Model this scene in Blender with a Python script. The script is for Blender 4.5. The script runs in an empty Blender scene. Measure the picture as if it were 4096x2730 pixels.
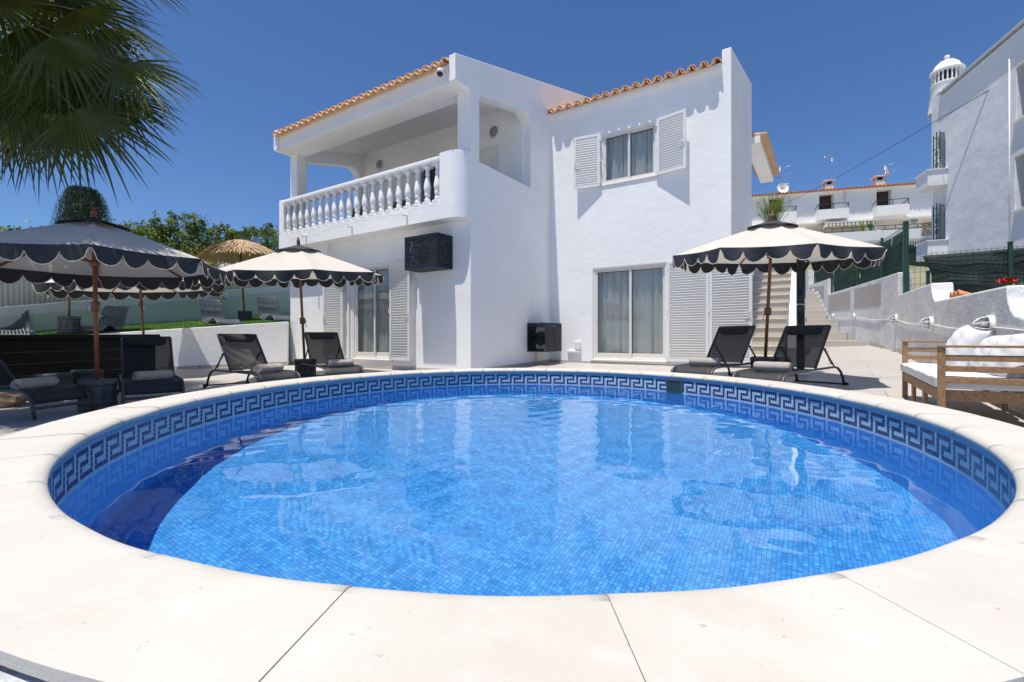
import bpy, math, random
from math import sin, cos, pi, radians, sqrt, atan2
from mathutils import Vector, Matrix
from mathutils.geometry import tessellate_polygon
random.seed(7)
S = bpy.context.scene
COL = S.collection

# ------------------------------------------------------------------ camera
cam = bpy.data.cameras.new('camera'); CAM = bpy.data.objects.new('camera', cam); COL.objects.link(CAM)
CAM.location = (0, 0, 1.0); CAM.rotation_euler = (pi/2, 0, 0)
cam.sensor_width = 36; cam.lens = 1899/4096*36; cam.shift_y = -10/4096; cam.clip_start = .05; cam.clip_end = 2000
S.camera = CAM
# ------------------------------------------------------------------ light
SUN_DIR = Vector((.170, .166, -1.0)).normalized()      # the way the sunlight travels
elev = math.asin(-SUN_DIR.z); az = atan2(-SUN_DIR.x, -SUN_DIR.y)
W = bpy.data.worlds.new('World'); S.world = W; W.use_nodes = True
wn = W.node_tree; sky = wn.nodes.new('ShaderNodeTexSky'); sky.sky_type = 'NISHITA'; sky.sun_disc = False
sky.sun_elevation = elev; sky.sun_rotation = az
sky.altitude = 100; sky.air_density = 1.0; sky.dust_density = 0.15; sky.ozone_density = 2.0
tint = wn.nodes.new('ShaderNodeMix'); tint.data_type = 'RGBA'; tint.blend_type = 'MULTIPLY'; tint.inputs['Factor'].default_value = 1; tint.inputs[7].default_value = (.64, .865, 1.20, 1)
wn.links.new(sky.outputs[0], tint.inputs[6]); wn.links.new(tint.outputs[2], wn.nodes['Background'].inputs[0]); wn.nodes['Background'].inputs[1].default_value = .080
sl = bpy.data.lights.new('sun', 'SUN'); sl.energy = 4.9; sl.angle = radians(.5); sl.color = (1, .945, .86)
sl.cycles.is_caustics_light = True
so = bpy.data.objects.new('sun', sl); COL.objects.link(so); so.location = (0, 0, 30)
so.rotation_euler = SUN_DIR.to_track_quat('-Z', 'Y').to_euler()
vs = S.view_settings; vs.view_transform = 'Standard'; vs.look = 'None'; vs.exposure = 0.30; vs.gamma = 1
S.cycles.use_denoising = True; S.cycles.max_bounces = 12; S.cycles.transparent_max_bounces = 16
S.cycles.diffuse_bounces = 5
S.cycles.caustics_reflective = True; S.cycles.blur_glossy = .5; S.cycles.caustics_refractive = True

# ------------------------------------------------------------------ geometry of the place
F, CX, CY = 1899., 2048., 1355.
P1 = Vector((-.80806, 9.3)); wv = Vector((.83205, -.5547)); vv = Vector((.5547, .83205)); L = 3.181
def at(x, y, Y): return Vector(((x-CX)/F*Y, Y, 1+(CY-y)/F*Y))
def W2(a, b): p = P1+wv*a+vv*b; return p
def loc(X, Y): d = Vector((X, Y))-P1; return d.dot(wv), d.dot(vv)
def g(X, Y):
    a, b = loc(X, Y)
    return .30+.035*max(-9, min(b, 14))+.0036*max(0, min(a, 8)-4)*max(0, min(b, 14))

# ------------------------------------------------------------------ mesh builder
class MB:
    def __init__(s): s.v = []; s.f = []; s.m = []; s.sm = []
    def add(s, vs, fs, mi=0, smooth=False):
        o = len(s.v); s.v += [tuple(p) for p in vs]
        for q in fs: s.f.append([i+o for i in q]); s.m.append(mi); s.sm.append(smooth)
        return s
    def box(s, x0, x1, y0, y1, z0, z1, mi=0, M=None):
        vs = [Vector((x, y, z)) for z in (z0, z1) for y in (y0, y1) for x in (x0, x1)]
        if M: vs = [M @ p for p in vs]
        return s.add(vs, [(0, 2, 3, 1), (4, 5, 7, 6), (0, 1, 5, 4), (2, 6, 7, 3), (0, 4, 6, 2), (1, 3, 7, 5)], mi)
    def bar(s, p, q, w, h, mi=0, up=(0, 0, 1), off=0):
        p, q = Vector(p), Vector(q); d = (q-p).normalized(); u = Vector(up)
        if abs(d.dot(u)) > .98: u = Vector((0, 1, 0))
        r = d.cross(u).normalized(); u = r.cross(d).normalized()
        vs = [e+r*a*w/2+u*b*h/2 for e in (p, q) for b in (-1, 1) for a in (-1, 1)]
        return s.add(vs, [(0, 2, 3, 1), (4, 5, 7, 6), (0, 1, 5, 4), (2, 6, 7, 3), (0, 4, 6, 2), (1, 3, 7, 5)], mi)
    def tube(s, pts, r, n=8, mi=0, smooth=True, cap=True, flat=1.0):
        pts = [Vector(p) for p in pts]; rs = r if isinstance(r, (list, tuple)) else [r]*len(pts)
        vs = []; up0 = None
        for i, p in enumerate(pts):
            d = (pts[min(i+1, len(pts)-1)]-pts[max(i-1, 0)]).normalized()
            u = up0 if up0 is not None else (Vector((0, 0, 1)) if abs(d.z) < .9 else Vector((1, 0, 0)))
            a = d.cross(u)
            if a.length < 1e-4: a = d.cross(Vector((0, 1, 0)))
            a.normalize(); b = a.cross(d).normalized(); up0 = b
            for k in range(n):
                t = 2*pi*k/n; vs.append(p+a*cos(t)*rs[i]+b*sin(t)*rs[i]*flat)
        fs = [(i*n+k, i*n+(k+1) % n, (i+1)*n+(k+1) % n, (i+1)*n+k) for i in range(len(pts)-1) for k in range(n)]
        s.add(vs, fs, mi, smooth)
        if cap:
            o = len(s.v)-len(vs)
            s.f.append([o+k for k in range(n)][::-1]); s.m.append(mi); s.sm.append(False)
            s.f.append([o+(len(pts)-1)*n+k for k in range(n)]); s.m.append(mi); s.sm.append(False)
        return s
    def lathe(s, prof, c=(0, 0, 0), n=24, mi=0, smooth=True, a0=0, M=None):
        c = Vector(c); vs = [Vector((r*cos(2*pi*k/n+a0), r*sin(2*pi*k/n+a0), z))+c for r, z in prof for k in range(n)]
        if M: vs = [M @ p for p in vs]
        fs = [(i*n+k, i*n+(k+1) % n, (i+1)*n+(k+1) % n, (i+1)*n+k) for i in range(len(prof)-1) for k in range(n)]
        return s.add(vs, fs, mi, smooth)
    def plate(s, outer, holes, f0, f1, mi=0):
        """outer/holes: 2D loops; f0/f1 map a 2D point to 3D on the two sides"""
        loops = [outer]+list(holes); flat = [p for l in loops for p in l]
        tris = tessellate_polygon([[Vector((p[0], p[1], 0)) for p in l] for l in loops])
        n = len(flat); vs = [f0(*p) for p in flat]+[f1(*p) for p in flat]
        fs = [tuple(t) for t in tris]+[tuple(i+n for i in t[::-1]) for t in tris]
        o = 0
        for l in loops:
            m = len(l)
            for i in range(m): j = (i+1) % m; fs.append((o+i, o+j, n+o+j, n+o+i))
            o += m
        return s.add(vs, fs, mi)
    def build(s, name, mats, parent=None, loc=(0, 0, 0), bevel=0, seg=2, solid=0, fix=True):
        me = bpy.data.meshes.new(name); me.from_pydata(s.v, [], s.f)
        for m in (mats if isinstance(mats, (list, tuple)) else [mats]): me.materials.append(m)
        me.polygons.foreach_set('material_index', s.m); me.polygons.foreach_set('use_smooth', s.sm)
        if fix:
            import bmesh
            bm = bmesh.new(); bm.from_mesh(me); bmesh.ops.recalc_face_normals(bm, faces=bm.faces); bm.to_mesh(me); bm.free()
        me.update()
        o = bpy.data.objects.new(name, me); COL.objects.link(o); o.location = loc
        if parent: o.parent = parent
        if solid:
            md = o.modifiers.new('solid', 'SOLIDIFY'); md.thickness = solid; md.offset = 0
        if bevel:
            md = o.modifiers.new('bevel', 'BEVEL'); md.width = bevel; md.segments = seg; md.limit_method = 'ANGLE'; md.angle_limit = radians(40)
        return o
def tag(o, label=None, cat=None, group=None, kind=None):
    if label: o['label'] = label
    if cat: o['category'] = cat
    if group: o['group'] = group
    if kind: o['kind'] = kind
    return o
def empty(name, p=(0, 0, 0), rz=0, label=None, cat=None, group=None, rot=None):
    o = bpy.data.objects.new(name, None); COL.objects.link(o); o.location = p
    o.rotation_euler = rot if rot else (0, 0, rz); o.empty_display_size = .1
    return tag(o, label, cat, group)
def copy_tree(o, parent=None):
    c = o.copy(); COL.objects.link(c)
    if parent: c.parent = parent
    for ch in list(o.children): copy_tree(ch, c)
    return c
HR = atan2(wv.y, wv.x)          # heading of the house

# ------------------------------------------------------------------ materials
MATS = {}
def mat(name, col, rough=.6, var=.0, vscale=4, bump=0, bscale=60, metal=0, spec=.5, col2=None, bump2=0, b2scale=4, coat=0, transl=0, sheen=0):
    m = bpy.data.materials.new(name); m.use_nodes = True; nt = m.node_tree; N = nt.nodes; K = nt.links
    b = N['Principled BSDF']; b.inputs['Roughness'].default_value = rough; b.inputs['Metallic'].default_value = metal
    b.inputs['Specular IOR Level'].default_value = spec; b.inputs['Base Color'].default_value = (*col, 1)
    if coat: b.inputs['Coat Weight'].default_value = coat
    if sheen: b.inputs['Sheen Weight'].default_value = sheen
    tc = N.new('ShaderNodeTexCoord')
    if var or col2:
        no = N.new('ShaderNodeTexNoise'); no.inputs['Scale'].default_value = vscale; no.inputs['Detail'].default_value = 6; no.inputs['Roughness'].default_value = .6
        K.new(tc.outputs['Object'], no.inputs['Vector'])
        r = N.new('ShaderNodeMapRange'); r.inputs[1].default_value = .32; r.inputs[2].default_value = .68; K.new(no.outputs['Fac'], r.inputs[0])
        mx = N.new('ShaderNodeMix'); mx.data_type = 'RGBA'; K.new(r.outputs[0], mx.inputs['Factor'])
        c2 = col2 if col2 else tuple(max(0, c*(1-var)) for c in col)
        mx.inputs[6].default_value = (*c2, 1); mx.inputs[7].default_value = (*(col if col2 else tuple(min(1, c*(1+var)) for c in col)), 1)
        K.new(mx.outputs[2], b.inputs['Base Color'])
    if bump:
        n2 = N.new('ShaderNodeTexNoise'); n2.inputs['Scale'].default_value = bscale; n2.inputs['Detail'].default_value = 4
        K.new(tc.outputs['Object'], n2.inputs['Vector'])
        bp = N.new('ShaderNodeBump'); bp.inputs['Strength'].default_value = bump; bp.inputs['Distance'].default_value = .02
        K.new(n2.outputs['Fac'], bp.inputs['Height'])
        if bump2:
            n3 = N.new('ShaderNodeTexNoise'); n3.inputs['Scale'].default_value = b2scale; n3.inputs['Detail'].default_value = 3
            K.new(tc.outputs['Object'], n3.inputs['Vector'])
            b3 = N.new('ShaderNodeBump'); b3.inputs['Strength'].default_value = bump2; b3.inputs['Distance'].default_value = .05
            K.new(n3.outputs['Fac'], b3.inputs['Height']); K.new(b3.outputs[0], bp.inputs['Normal'])
        K.new(bp.outputs[0], b.inputs['Normal'])
    if transl:
        t = N.new('ShaderNodeBsdfTranslucent'); t.inputs['Color'].default_value = (*[min(1, c*1.6) for c in col], 1)
        ms = N.new('ShaderNodeMixShader'); ms.inputs[0].default_value = transl
        K.new(b.outputs[0], ms.inputs[1]); K.new(t.outputs[0], ms.inputs[2]); K.new(ms.outputs[0], N['Material Output'].inputs[0])
    MATS[name] = m; return m
plaster = mat('plaster white', (.855, .855, .85), .9, .045, .8, .16, 45, bump2=.12, b2scale=6)
plaster_rough = mat('plaster rough', (.46, .485, .52), .95, .07, 3, .8, 28, bump2=.6, b2scale=9)
plaster_grey = mat('plaster old', (.66, .66, .65), .95, col2=(.56, .56, .56), vscale=5, bump=.7, bscale=35, bump2=.5, b2scale=6)
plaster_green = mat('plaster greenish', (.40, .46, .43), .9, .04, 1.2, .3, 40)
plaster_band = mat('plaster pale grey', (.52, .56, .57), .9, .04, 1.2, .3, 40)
plaster_far = mat('plaster far', (.80, .79, .76), .9, .04, .6, .2, 20)
plaster_neigh = mat('plaster neighbour', (.76, .77, .78), .95, .07, .7, .30, 16, bump2=.55, b2scale=1.3)
beige_panel = mat('render beige', (.42, .385, .355), .9, .06, 4, .3, 50)
alu = mat('white lacquered aluminium', (.78, .78, .76), .35, .02, 3)
alu_cream = mat('cream lacquered aluminium', (.70, .68, .62), .4, .02, 3)
blackrub = mat('black rubber', (.015, .015, .016), .6)
anthr = mat('anthracite lacquer', (.014, .018, .026), .5, spec=.3)
frame_metal = mat('dark grey lounger metal', (.045, .048, .055), .42, .08, 12)
clay = mat('terracotta tile', (.62, .36, .19), .85, col2=(.72, .47, .28), vscale=7, bump=.3, bscale=60)
clay_red = mat('red terracotta', (.50, .19, .09), .85, col2=(.62, .27, .13), vscale=3, bump=.2, bscale=40)
travertine = mat('travertine sill', (.55, .48, .38), .7, col2=(.66, .60, .50), vscale=25)
cream = mat('cream canvas', (.58, .545, .49), .9, .03, 3, .15, 300, transl=.16, bump2=.35, b2scale=5)
navy = mat('dark navy canvas', (.022, .024, .032), .75, .15, 6, .1, 200, bump2=.3, b2scale=8)
piping = mat('piping cord', (.62, .57, .50), .9)
wood_red = mat('stained wood', (.22, .075, .03), .42, col2=(.16, .05, .02), vscale=9, bump=.1, bscale=80)
chrome = mat('chrome', (.6, .6, .62), .15, metal=1)
towel_m = mat('towel', (.62, .545, .48), .98, .06, 12, 1.0, 260, sheen=.3)
cement = mat('carved cement', (.095, .1, .1), .85, .15, 12, .4, 120)
cement_d = mat('carved groove', (.035, .037, .037), .9)
white_cloth = mat('white cushion cloth', (.60, .60, .61), .9, .02, 3, .15, 250, bump2=.12, b2scale=3)
bar_black = mat('black bar panel', (.006, .0065, .007), .5, .2, 3, spec=.18)
bar_line = mat('bar groove trim', (.16, .16, .15), .4)
green_metal = mat('green fence metal', (.012, .05, .032), .45)
plastic = mat('grey moulded plastic', (.06, .07, .085), .38, .1, 5, .05, 120)
dark_in = mat('dark interior', (.02, .02, .022), .8)
brown_in = mat('brown blind', (.05, .022, .016), .7, .1, 20)
curtain_m = mat('curtain', (.66, .68, .66), .9, .04, 6, transl=.2)
ac_white = mat('air conditioner white', (.62, .62, .60), .5)
leaf1 = mat('leaf mid', (.10, .155, .02), .5, .3, 3, transl=.22)
leaf2 = mat('leaf dark', (.04, .075, .012), .5, .3, 3, transl=.15)
leaf3 = mat('leaf light', (.24, .30, .04), .5, .25, 3, transl=.25)
leaf4 = mat('leaf variegated', (.34, .37, .10), .5, .25, 3, transl=.25)
palm_leaf = mat('palm leaf', (.070, .085, .014), .32, .4, 3, transl=.14, spec=.5)
palm_stem = mat('palm petiole', (.09, .10, .03), .4, .2, 6)
cyp = mat('cypress leaf', (.032, .055, .018), .7, .3, 4)
bark = mat('bark', (.09, .06, .04), .95, .3, 5, .8, 20)
thatch = mat('thatch reed', (.40, .27, .15), .9, col2=(.55, .40, .25), vscale=14, bump=.5, bscale=60)
rock_m = mat('ochre rock', (.36, .22, .12), .9, col2=(.5, .38, .26), vscale=9, bump=1, bscale=14)
red_fl = mat('red petals', (.45, .008, .015), .6)
yellow_m = mat('yellow canvas', (.65, .36, .03), .8)
steel_g = mat('steel', (.35, .36, .38), .35, metal=.9)
wire_m = mat('wire', (.03, .03, .035), .5)
net = mat('shade net', (.012, .045, .032), .85, .2, 4, .4, 30, bump2=.8, b2scale=1.5)
net_b = mat('shade net grey', (.022, .034, .032), .8, .45, 3, .8, 22, bump2=1, b2scale=2)

def wood_mat(name, c1, c2):
    m = mat(name, c1, .6); nt = m.node_tree; N = nt.nodes; K = nt.links; b = N['Principled BSDF']
    tc = N.new('ShaderNodeTexCoord'); mp = N.new('ShaderNodeMapping'); mp.inputs['Scale'].default_value = (1.2, 14, 14)
    no = N.new('ShaderNodeTexNoise'); no.inputs['Scale'].default_value = 3; no.inputs['Detail'].default_value = 5; no.inputs['Distortion'].default_value = 1.5
    K.new(tc.outputs['Object'], mp.inputs[0]); K.new(mp.outputs[0], no.inputs['Vector'])
    r = N.new('ShaderNodeValToRGB'); r.color_ramp.elements[0].position = .35; r.color_ramp.elements[1].position = .65
    r.color_ramp.elements[0].color = (*c1, 1); r.color_ramp.elements[1].color = (*c2, 1)
    K.new(no.outputs['Fac'], r.inputs[0]); K.new(r.outputs[0], b.inputs['Base Color']); return m
acacia = wood_mat('acacia wood', (.24, .125, .055), (.42, .25, .12))

def tile_mat(name, c1, c2, grout, sx, sy, gw, rough=.5, rot=HR, off=(0, 0), bump=.2, spec=.4):
    """big floor tiles: brick texture laid in the tile's own plane"""
    m = mat(name, c1, rough, spec=spec); nt = m.node_tree; N = nt.nodes; K = nt.links; b = N['Principled BSDF']
    tc = N.new('ShaderNodeTexCoord'); mp = N.new('ShaderNodeMapping'); mp.inputs['Rotation'].default_value = (0, 0, -rot); mp.inputs['Location'].default_value = (*off, 0)
    K.new(tc.outputs['Object'], mp.inputs[0])
    br = N.new('ShaderNodeTexBrick'); br.offset = .5; br.squash = 1
    br.inputs['Color1'].default_value = (*c1, 1); br.inputs['Color2'].default_value = (*c2, 1); br.inputs['Mortar'].default_value = (*grout, 1)
    br.inputs['Scale'].default_value = 1; br.inputs['Mortar Size'].default_value = gw; br.inputs['Mortar Smooth'].default_value = .3
    br.inputs['Brick Width'].default_value = sx; br.inputs['Row Height'].default_value = sy
    K.new(mp.outputs[0], br.inputs['Vector'])
    no = N.new('ShaderNodeTexNoise'); no.inputs['Scale'].default_value = 2.2; no.inputs['Detail'].default_value = 7; K.new(tc.outputs['Object'], no.inputs['Vector'])
    mr = N.new('ShaderNodeMapRange'); mr.inputs[3].default_value = .90; mr.inputs[4].default_value = 1.07; K.new(no.outputs['Fac'], mr.inputs[0])
    mm = N.new('ShaderNodeMix'); mm.data_type = 'RGBA'; mm.blend_type = 'MULTIPLY'; mm.inputs['Factor'].default_value = 1
    K.new(br.outputs['Color'], mm.inputs[6]); K.new(mr.outputs[0], mm.inputs[7]); K.new(mm.outputs[2], b.inputs['Base Color'])
    n2 = N.new('ShaderNodeTexNoise'); n2.inputs['Scale'].default_value = 120; K.new(tc.outputs['Object'], n2.inputs['Vector'])
    bp = N.new('ShaderNodeBump'); bp.inputs['Strength'].default_value = bump; bp.inputs['Distance'].default_value = .004; K.new(n2.outputs['Fac'], bp.inputs['Height'])
    K.new(bp.outputs[0], b.inputs['Normal']); return m
terrace_m = tile_mat('terrace tiles', (.41, .385, .355), (.44, .41, .38), (.20, .185, .17), 1.2, .6, .006)
riser_m = tile_mat('step tiles', (.47, .435, .395), (.50, .465, .425), (.32, .29, .26), .9, .9, .006)
skirt_m = tile_mat('skirting tiles', (.44, .405, .37), (.47, .435, .40), (.30, .27, .25), .6, 3, .006, rot=0)

def coping_mat():
    m = mat('coping stone', (.74, .70, .64), .75); nt = m.node_tree; N = nt.nodes; K = nt.links; b = N['Principled BSDF']
    tc = N.new('ShaderNodeTexCoord')
    def noise(sc, det=6, dist=0):
        n = N.new('ShaderNodeTexNoise'); n.inputs['Scale'].default_value = sc; n.inputs['Detail'].default_value = det; n.inputs['Distortion'].default_value = dist
        K.new(tc.outputs['Object'], n.inputs['Vector']); return n
    def mix(a, b_, fac, blend='MIX'):
        x = N.new('ShaderNodeMix'); x.data_type = 'RGBA'; x.blend_type = blend
        for sock, val in ((6, a), (7, b_), ('Factor', fac)):
            if isinstance(val, (tuple, float, int)): x.inputs[sock].default_value = (*val, 1) if isinstance(val, tuple) else val
            else: K.new(val, x.inputs[sock])
        return x.outputs[2]
    def rng(n, a, b_, lo=0., hi=1.):
        r = N.new('ShaderNodeMapRange'); r.inputs[1].default_value = a; r.inputs[2].default_value = b_; r.inputs[3].default_value = lo; r.inputs[4].default_value = hi
        K.new(n.outputs['Fac'], r.inputs[0]); return r.outputs[0]
    c = mix((.53, .505, .46), (.49, .465, .415), rng(noise(2.5), .35, .65))
    c = mix(c, (.43, .37, .29), rng(noise(1.7, 6, .8), .56, .80, 0, .75))
    c = mix(c, (.57, .55, .52), rng(noise(9, 8), .55, .75, 0, .6))
    c = mix(c, (.30, .25, .20), rng(noise(44, 3), .70, .76, 0, .75))
    K.new(c, b.inputs['Base Color'])
    bp = N.new('ShaderNodeBump'); bp.inputs['Strength'].default_value = .35; bp.inputs['Distance'].default_value = .004
    K.new(noise(90, 6).outputs['Fac'], bp.inputs['Height']); K.new(bp.outputs[0], b.inputs['Normal']); return m
coping_m = coping_mat()

def mosaic_floor(name, rot, ts=.0285):
    """small square glass tiles, each with its own blue; works on floor and wall (UV in metres)"""
    m = mat(name, (.05, .3, .7), .35); nt = m.node_tree; N = nt.nodes; K = nt.links; b = N['Principled BSDF']
    uv = N.new('ShaderNodeUVMap'); uv.uv_map = 'UVMap'
    mp = N.new('ShaderNodeMapping'); mp.inputs['Scale'].default_value = (1/ts,)*3; mp.inputs['Rotation'].default_value = (0, 0, rot); K.new(uv.outputs[0], mp.inputs[0])
    fl = N.new('ShaderNodeVectorMath'); fl.operation = 'FLOOR'; K.new(mp.outputs[0], fl.inputs[0])
    wn_ = N.new('ShaderNodeTexWhiteNoise'); wn_.noise_dimensions = '3D'; K.new(fl.outputs[0], wn_.inputs['Vector'])
    r = N.new('ShaderNodeValToRGB'); e = r.color_ramp.elements
    e[0].position = 0; e[0].color = (.045, .29, .68, 1); e[1].position = 1; e[1].color = (.14, .52, .90, 1)
    for p, c in ((.3, (.065, .36, .77, 1)), (.55, (.08, .40, .81, 1)), (.8, (.10, .45, .85, 1))): k = e.new(p); k.color = c
    K.new(wn_.outputs['Value'], r.inputs[0])
    fr = N.new('ShaderNodeVectorMath'); fr.operation = 'FRACTION'; K.new(mp.outputs[0], fr.inputs[0])
    sp = N.new('ShaderNodeSeparateXYZ'); K.new(fr.outputs[0], sp.inputs[0])
    def edge(sock):
        a = N.new('ShaderNodeMath'); a.operation = 'SUBTRACT'; a.inputs[1].default_value = .5; K.new(sock, a.inputs[0])
        b_ = N.new('ShaderNodeMath'); b_.operation = 'ABSOLUTE'; K.new(a.outputs[0], b_.inputs[0]); return b_.outputs[0]
    mx = N.new('ShaderNodeMath'); mx.operation = 'MAXIMUM'; K.new(edge(sp.outputs[0]), mx.inputs[0]); K.new(edge(sp.outputs[1]), mx.inputs[1])
    st = N.new('ShaderNodeMapRange'); st.inputs[1].default_value = .43; st.inputs[2].default_value = .46; K.new(mx.outputs[0], st.inputs[0])
    c = N.new('ShaderNodeMix'); c.data_type = 'RGBA'; K.new(st.outputs[0], c.inputs['Factor']); K.new(r.outputs[0], c.inputs[6]); c.inputs[7].default_value = (.04, .15, .34, 1)
    K.new(c.outputs[2], b.inputs['Base Color']); return m
mosaic_m = mosaic_floor('pool floor mosaic', .55, .0225)
mosaic_w = mosaic_floor('pool wall mosaic', 0)
t_light = mat('mosaic pale', (.52, .64, .70), .25, .08, 40); t_mid = mat('mosaic sky blue', (.17, .34, .52), .25, .1, 40)
t_dark = mat('mosaic navy', (.008, .02, .14), .2, .2, 40); grout_m = mat('grout', (.50, .56, .58), .9, .1, 10)

def glass_mat(name, tint=(.80, .88, .88), refl=1.0, ior=1.52):
    m = bpy.data.materials.new(name); m.use_nodes = True; nt = m.node_tree; N = nt.nodes; K = nt.links; N.clear()
    o = N.new('ShaderNodeOutputMaterial'); t = N.new('ShaderNodeBsdfTransparent'); t.inputs[0].default_value = (*tint, 1)
    gl = N.new('ShaderNodeBsdfGlossy'); gl.inputs['Roughness'].default_value = .01
    fr = N.new('ShaderNodeLayerWeight'); fr.inputs['Blend'].default_value = .5
    pw_ = N.new('ShaderNodeMath'); pw_.operation = 'POWER'; pw_.inputs[1].default_value = 4.5; K.new(fr.outputs['Facing'], pw_.inputs[0])
    mu = N.new('ShaderNodeMath'); mu.operation = 'MULTIPLY_ADD'; mu.inputs[1].default_value = .95; mu.inputs[2].default_value = .05*refl; mu.use_clamp = True; K.new(pw_.outputs[0], mu.inputs[0])
    mx = N.new('ShaderNodeMixShader'); K.new(mu.outputs[0], mx.inputs[0]); K.new(t.outputs[0], mx.inputs[1]); K.new(gl.outputs[0], mx.inputs[2]); K.new(mx.outputs[0], o.inputs[0])
    return m
glass = glass_mat('window glass', (.93, .94, .935), 1.0); lamp_glass = glass_mat('lamp glass', (.85, .87, .88))
def mesh_cloth(name, col, alpha, scale=500):
    """open weave sling fabric: a real see-through share"""
    m = mat(name, col, .7, .1, 20, .2, scale); nt = m.node_tree; N = nt.nodes; K = nt.links
    t = N.new('ShaderNodeBsdfTransparent'); mx = N.new('ShaderNodeMixShader'); mx.inputs[0].default_value = alpha
    K.new(t.outputs[0], mx.inputs[1]); K.new(N['Principled BSDF'].outputs[0], mx.inputs[2]); K.new(mx.outputs[0], N['Material Output'].inputs[0]); return m
sling = mesh_cloth('sling mesh', (.012, .013, .016), .93)
sling_seat = mat('sling seat mesh', (.020, .022, .026), .6, .1, 30, .2, 400)
pillow_m = mat('black pillow', (.018, .018, .021), .85, .1, 20, .2, 300)

def water_mat():
    m = bpy.data.materials.new('pool water'); m.use_nodes = True; nt = m.node_tree; N = nt.nodes; K = nt.links; N.clear()
    o = N.new('ShaderNodeOutputMaterial'); gl = N.new('ShaderNodeBsdfGlass'); gl.inputs['IOR'].default_value = 1.333; gl.inputs['Roughness'].default_value = 0
    gl.inputs['Color'].default_value = (.93, .98, 1, 1); K.new(gl.outputs[0], o.inputs[0]); return m
water_m = water_mat()

# ================================================================== GROUND AND SKYLINE TERRAIN
PC = Vector((.1075, 4.0065)); PA, PB = 2.569, 3.149; PROT = -.0506
def ell(t, off=0.0):
    x, y = (PA+off)*cos(t), (PB+off)*sin(t)
    return Vector((PC.x+x*cos(PROT)-y*sin(PROT), PC.y+x*sin(PROT)+y*cos(PROT)))
NT = 180
# terrace: one sheet with an opening where the pool stands, reaching out to the walls
m = MB(); rr = [0.20, .6, 1.2, 2, 3, 4.5, 6.5, 9, 12, 16, 24, 40, 90, 240, 600]
for r in rr:
    for k in range(NT):
        t = 2*pi*k/NT; p = ell(t, r) if r < 30 else PC+Vector((cos(t), sin(t)))*(r+3)
        z = g(p.x, p.y) if r < 24 else g(*(PC+Vector((cos(t), sin(t)))*24))
        m.v.append((p.x, p.y, z))
for i in range(len(rr)-1):
    for k in range(NT): m.f.append([i*NT+k, i*NT+(k+1) % NT, (i+1)*NT+(k+1) % NT, (i+1)*NT+k]); m.m.append(0); m.sm.append(True)
tag(m.build('terrace', terrace_m), kind='structure')
# hillside behind, under the far houses and beyond
hill_m = mat('dry hillside', (.20, .19, .12), .95, .3, .3, .5, 4)
m = MB(); n = 40
for j in range(n+1):
    for i in range(n+1):
        X = -90+i*5.0; Y = 24+j*4.0
        z = 2+7.2*max(0, min(1, (Y-24)/19))*(1/(1+math.exp(-(X-8)/5)))+max(0, (Y-60))*.01+.25*sin(X*.7+Y)
        if X < -2: z = 1.0+1.2*max(0, min(1, (Y-20)/10))
        if Y < 26: z = .2
        m.v.append((X, Y, z))
for j in range(n):
    for i in range(n): a = j*(n+1)+i; m.f.append([a, a+1, a+n+2, a+n+1]); m.m.append(0); m.sm.append(True)
tag(m.build('hillside', hill_m), kind='structure')

# ================================================================== POOL
pool = empty('swimming_pool', (0, 0, 0), 0, 'oval raised swimming pool with stone coping and blue Greek key mosaic band', 'swimming pool')
WZ = .31; FZ = -.80
# arc length table
TT = [ell(2*pi*k/1440) for k in range(1441)]
SS = [0]
for k in range(1440): SS.append(SS[-1]+(TT[k+1]-TT[k]).length)
PER = SS[-1]; NU = round(PER/(7*.0285)); NCOL = NU*7; TW = PER/NCOL
def at_s(s):
    s = s % PER; lo, hi = 0, 1440
    while hi-lo > 1:
        md = (lo+hi)//2
        if SS[md] <= s: lo = md
        else: hi = md
    f = (s-SS[lo])/(SS[hi]-SS[lo]); return 2*pi*(lo+f)/1440
KEY = ['1111110', '1000010', '1011110', '1010000', '1011111']
TH = .0285; ZT = .492
m = MB()
gap = .0022
for c in range(NCOL):
    a, b_ = at_s(c*TW+gap), at_s((c+1)*TW-gap)
    pa, pb = ell(a, -.004), ell(b_, -.004)
    for r in range(7):
        z1 = ZT-r*TH-gap/2; z0 = ZT-(r+1)*TH+gap
        if r == 0: mi = 1
        elif r == 6: mi = 0
        else: mi = 2 if KEY[r-1][6-(c % 7)] == '1' else 0
        m.add([(pa.x, pa.y, z0), (pb.x, pb.y, z0), (pb.x, pb.y, z1), (pa.x, pa.y, z1)], [(0, 1, 2, 3)], mi)

band = m.build('mosaic_band', [t_light, t_mid, t_dark], pool, fix=False)
# the sunlit and the self-shaded halves are separate meshes: only the sunlit ones take refracted sun directly
SH = Vector((SUN_DIR.x, SUN_DIR.y)); SHU = SH.normalized()
def lit_side(t):
    e = ell(t+.001)-ell(t-.001); n_in = Vector((-e.y, e.x)).normalized(); return n_in.dot(SHU) < 0
for want in (True, False):
    m = MB(); uvs = []
    for k in range(NT):
        if lit_side(2*pi*(k+.5)/NT) != want: continue
        a, b_ = ell(2*pi*k/NT), ell(2*pi*(k+1)/NT); s0, s1 = SS[k*8], SS[k*8+8]
        m.add([(a.x, a.y, FZ-.05), (b_.x, b_.y, FZ-.05), (b_.x, b_.y, .5), (a.x, a.y, .5)], [(0, 1, 2, 3)], 0); uvs += [(s0, FZ-.05), (s1, FZ-.05), (s1, .5), (s0, .5)]
    wl = m.build('basin_wall', [mosaic_w], pool, fix=False); uv = wl.data.uv_layers.new(name='UVMap')
    for i, c in enumerate(uvs): uv.data[i].uv = c
    wl.cycles.is_caustics_receiver = want
band.cycles.is_caustics_receiver = True
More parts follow.
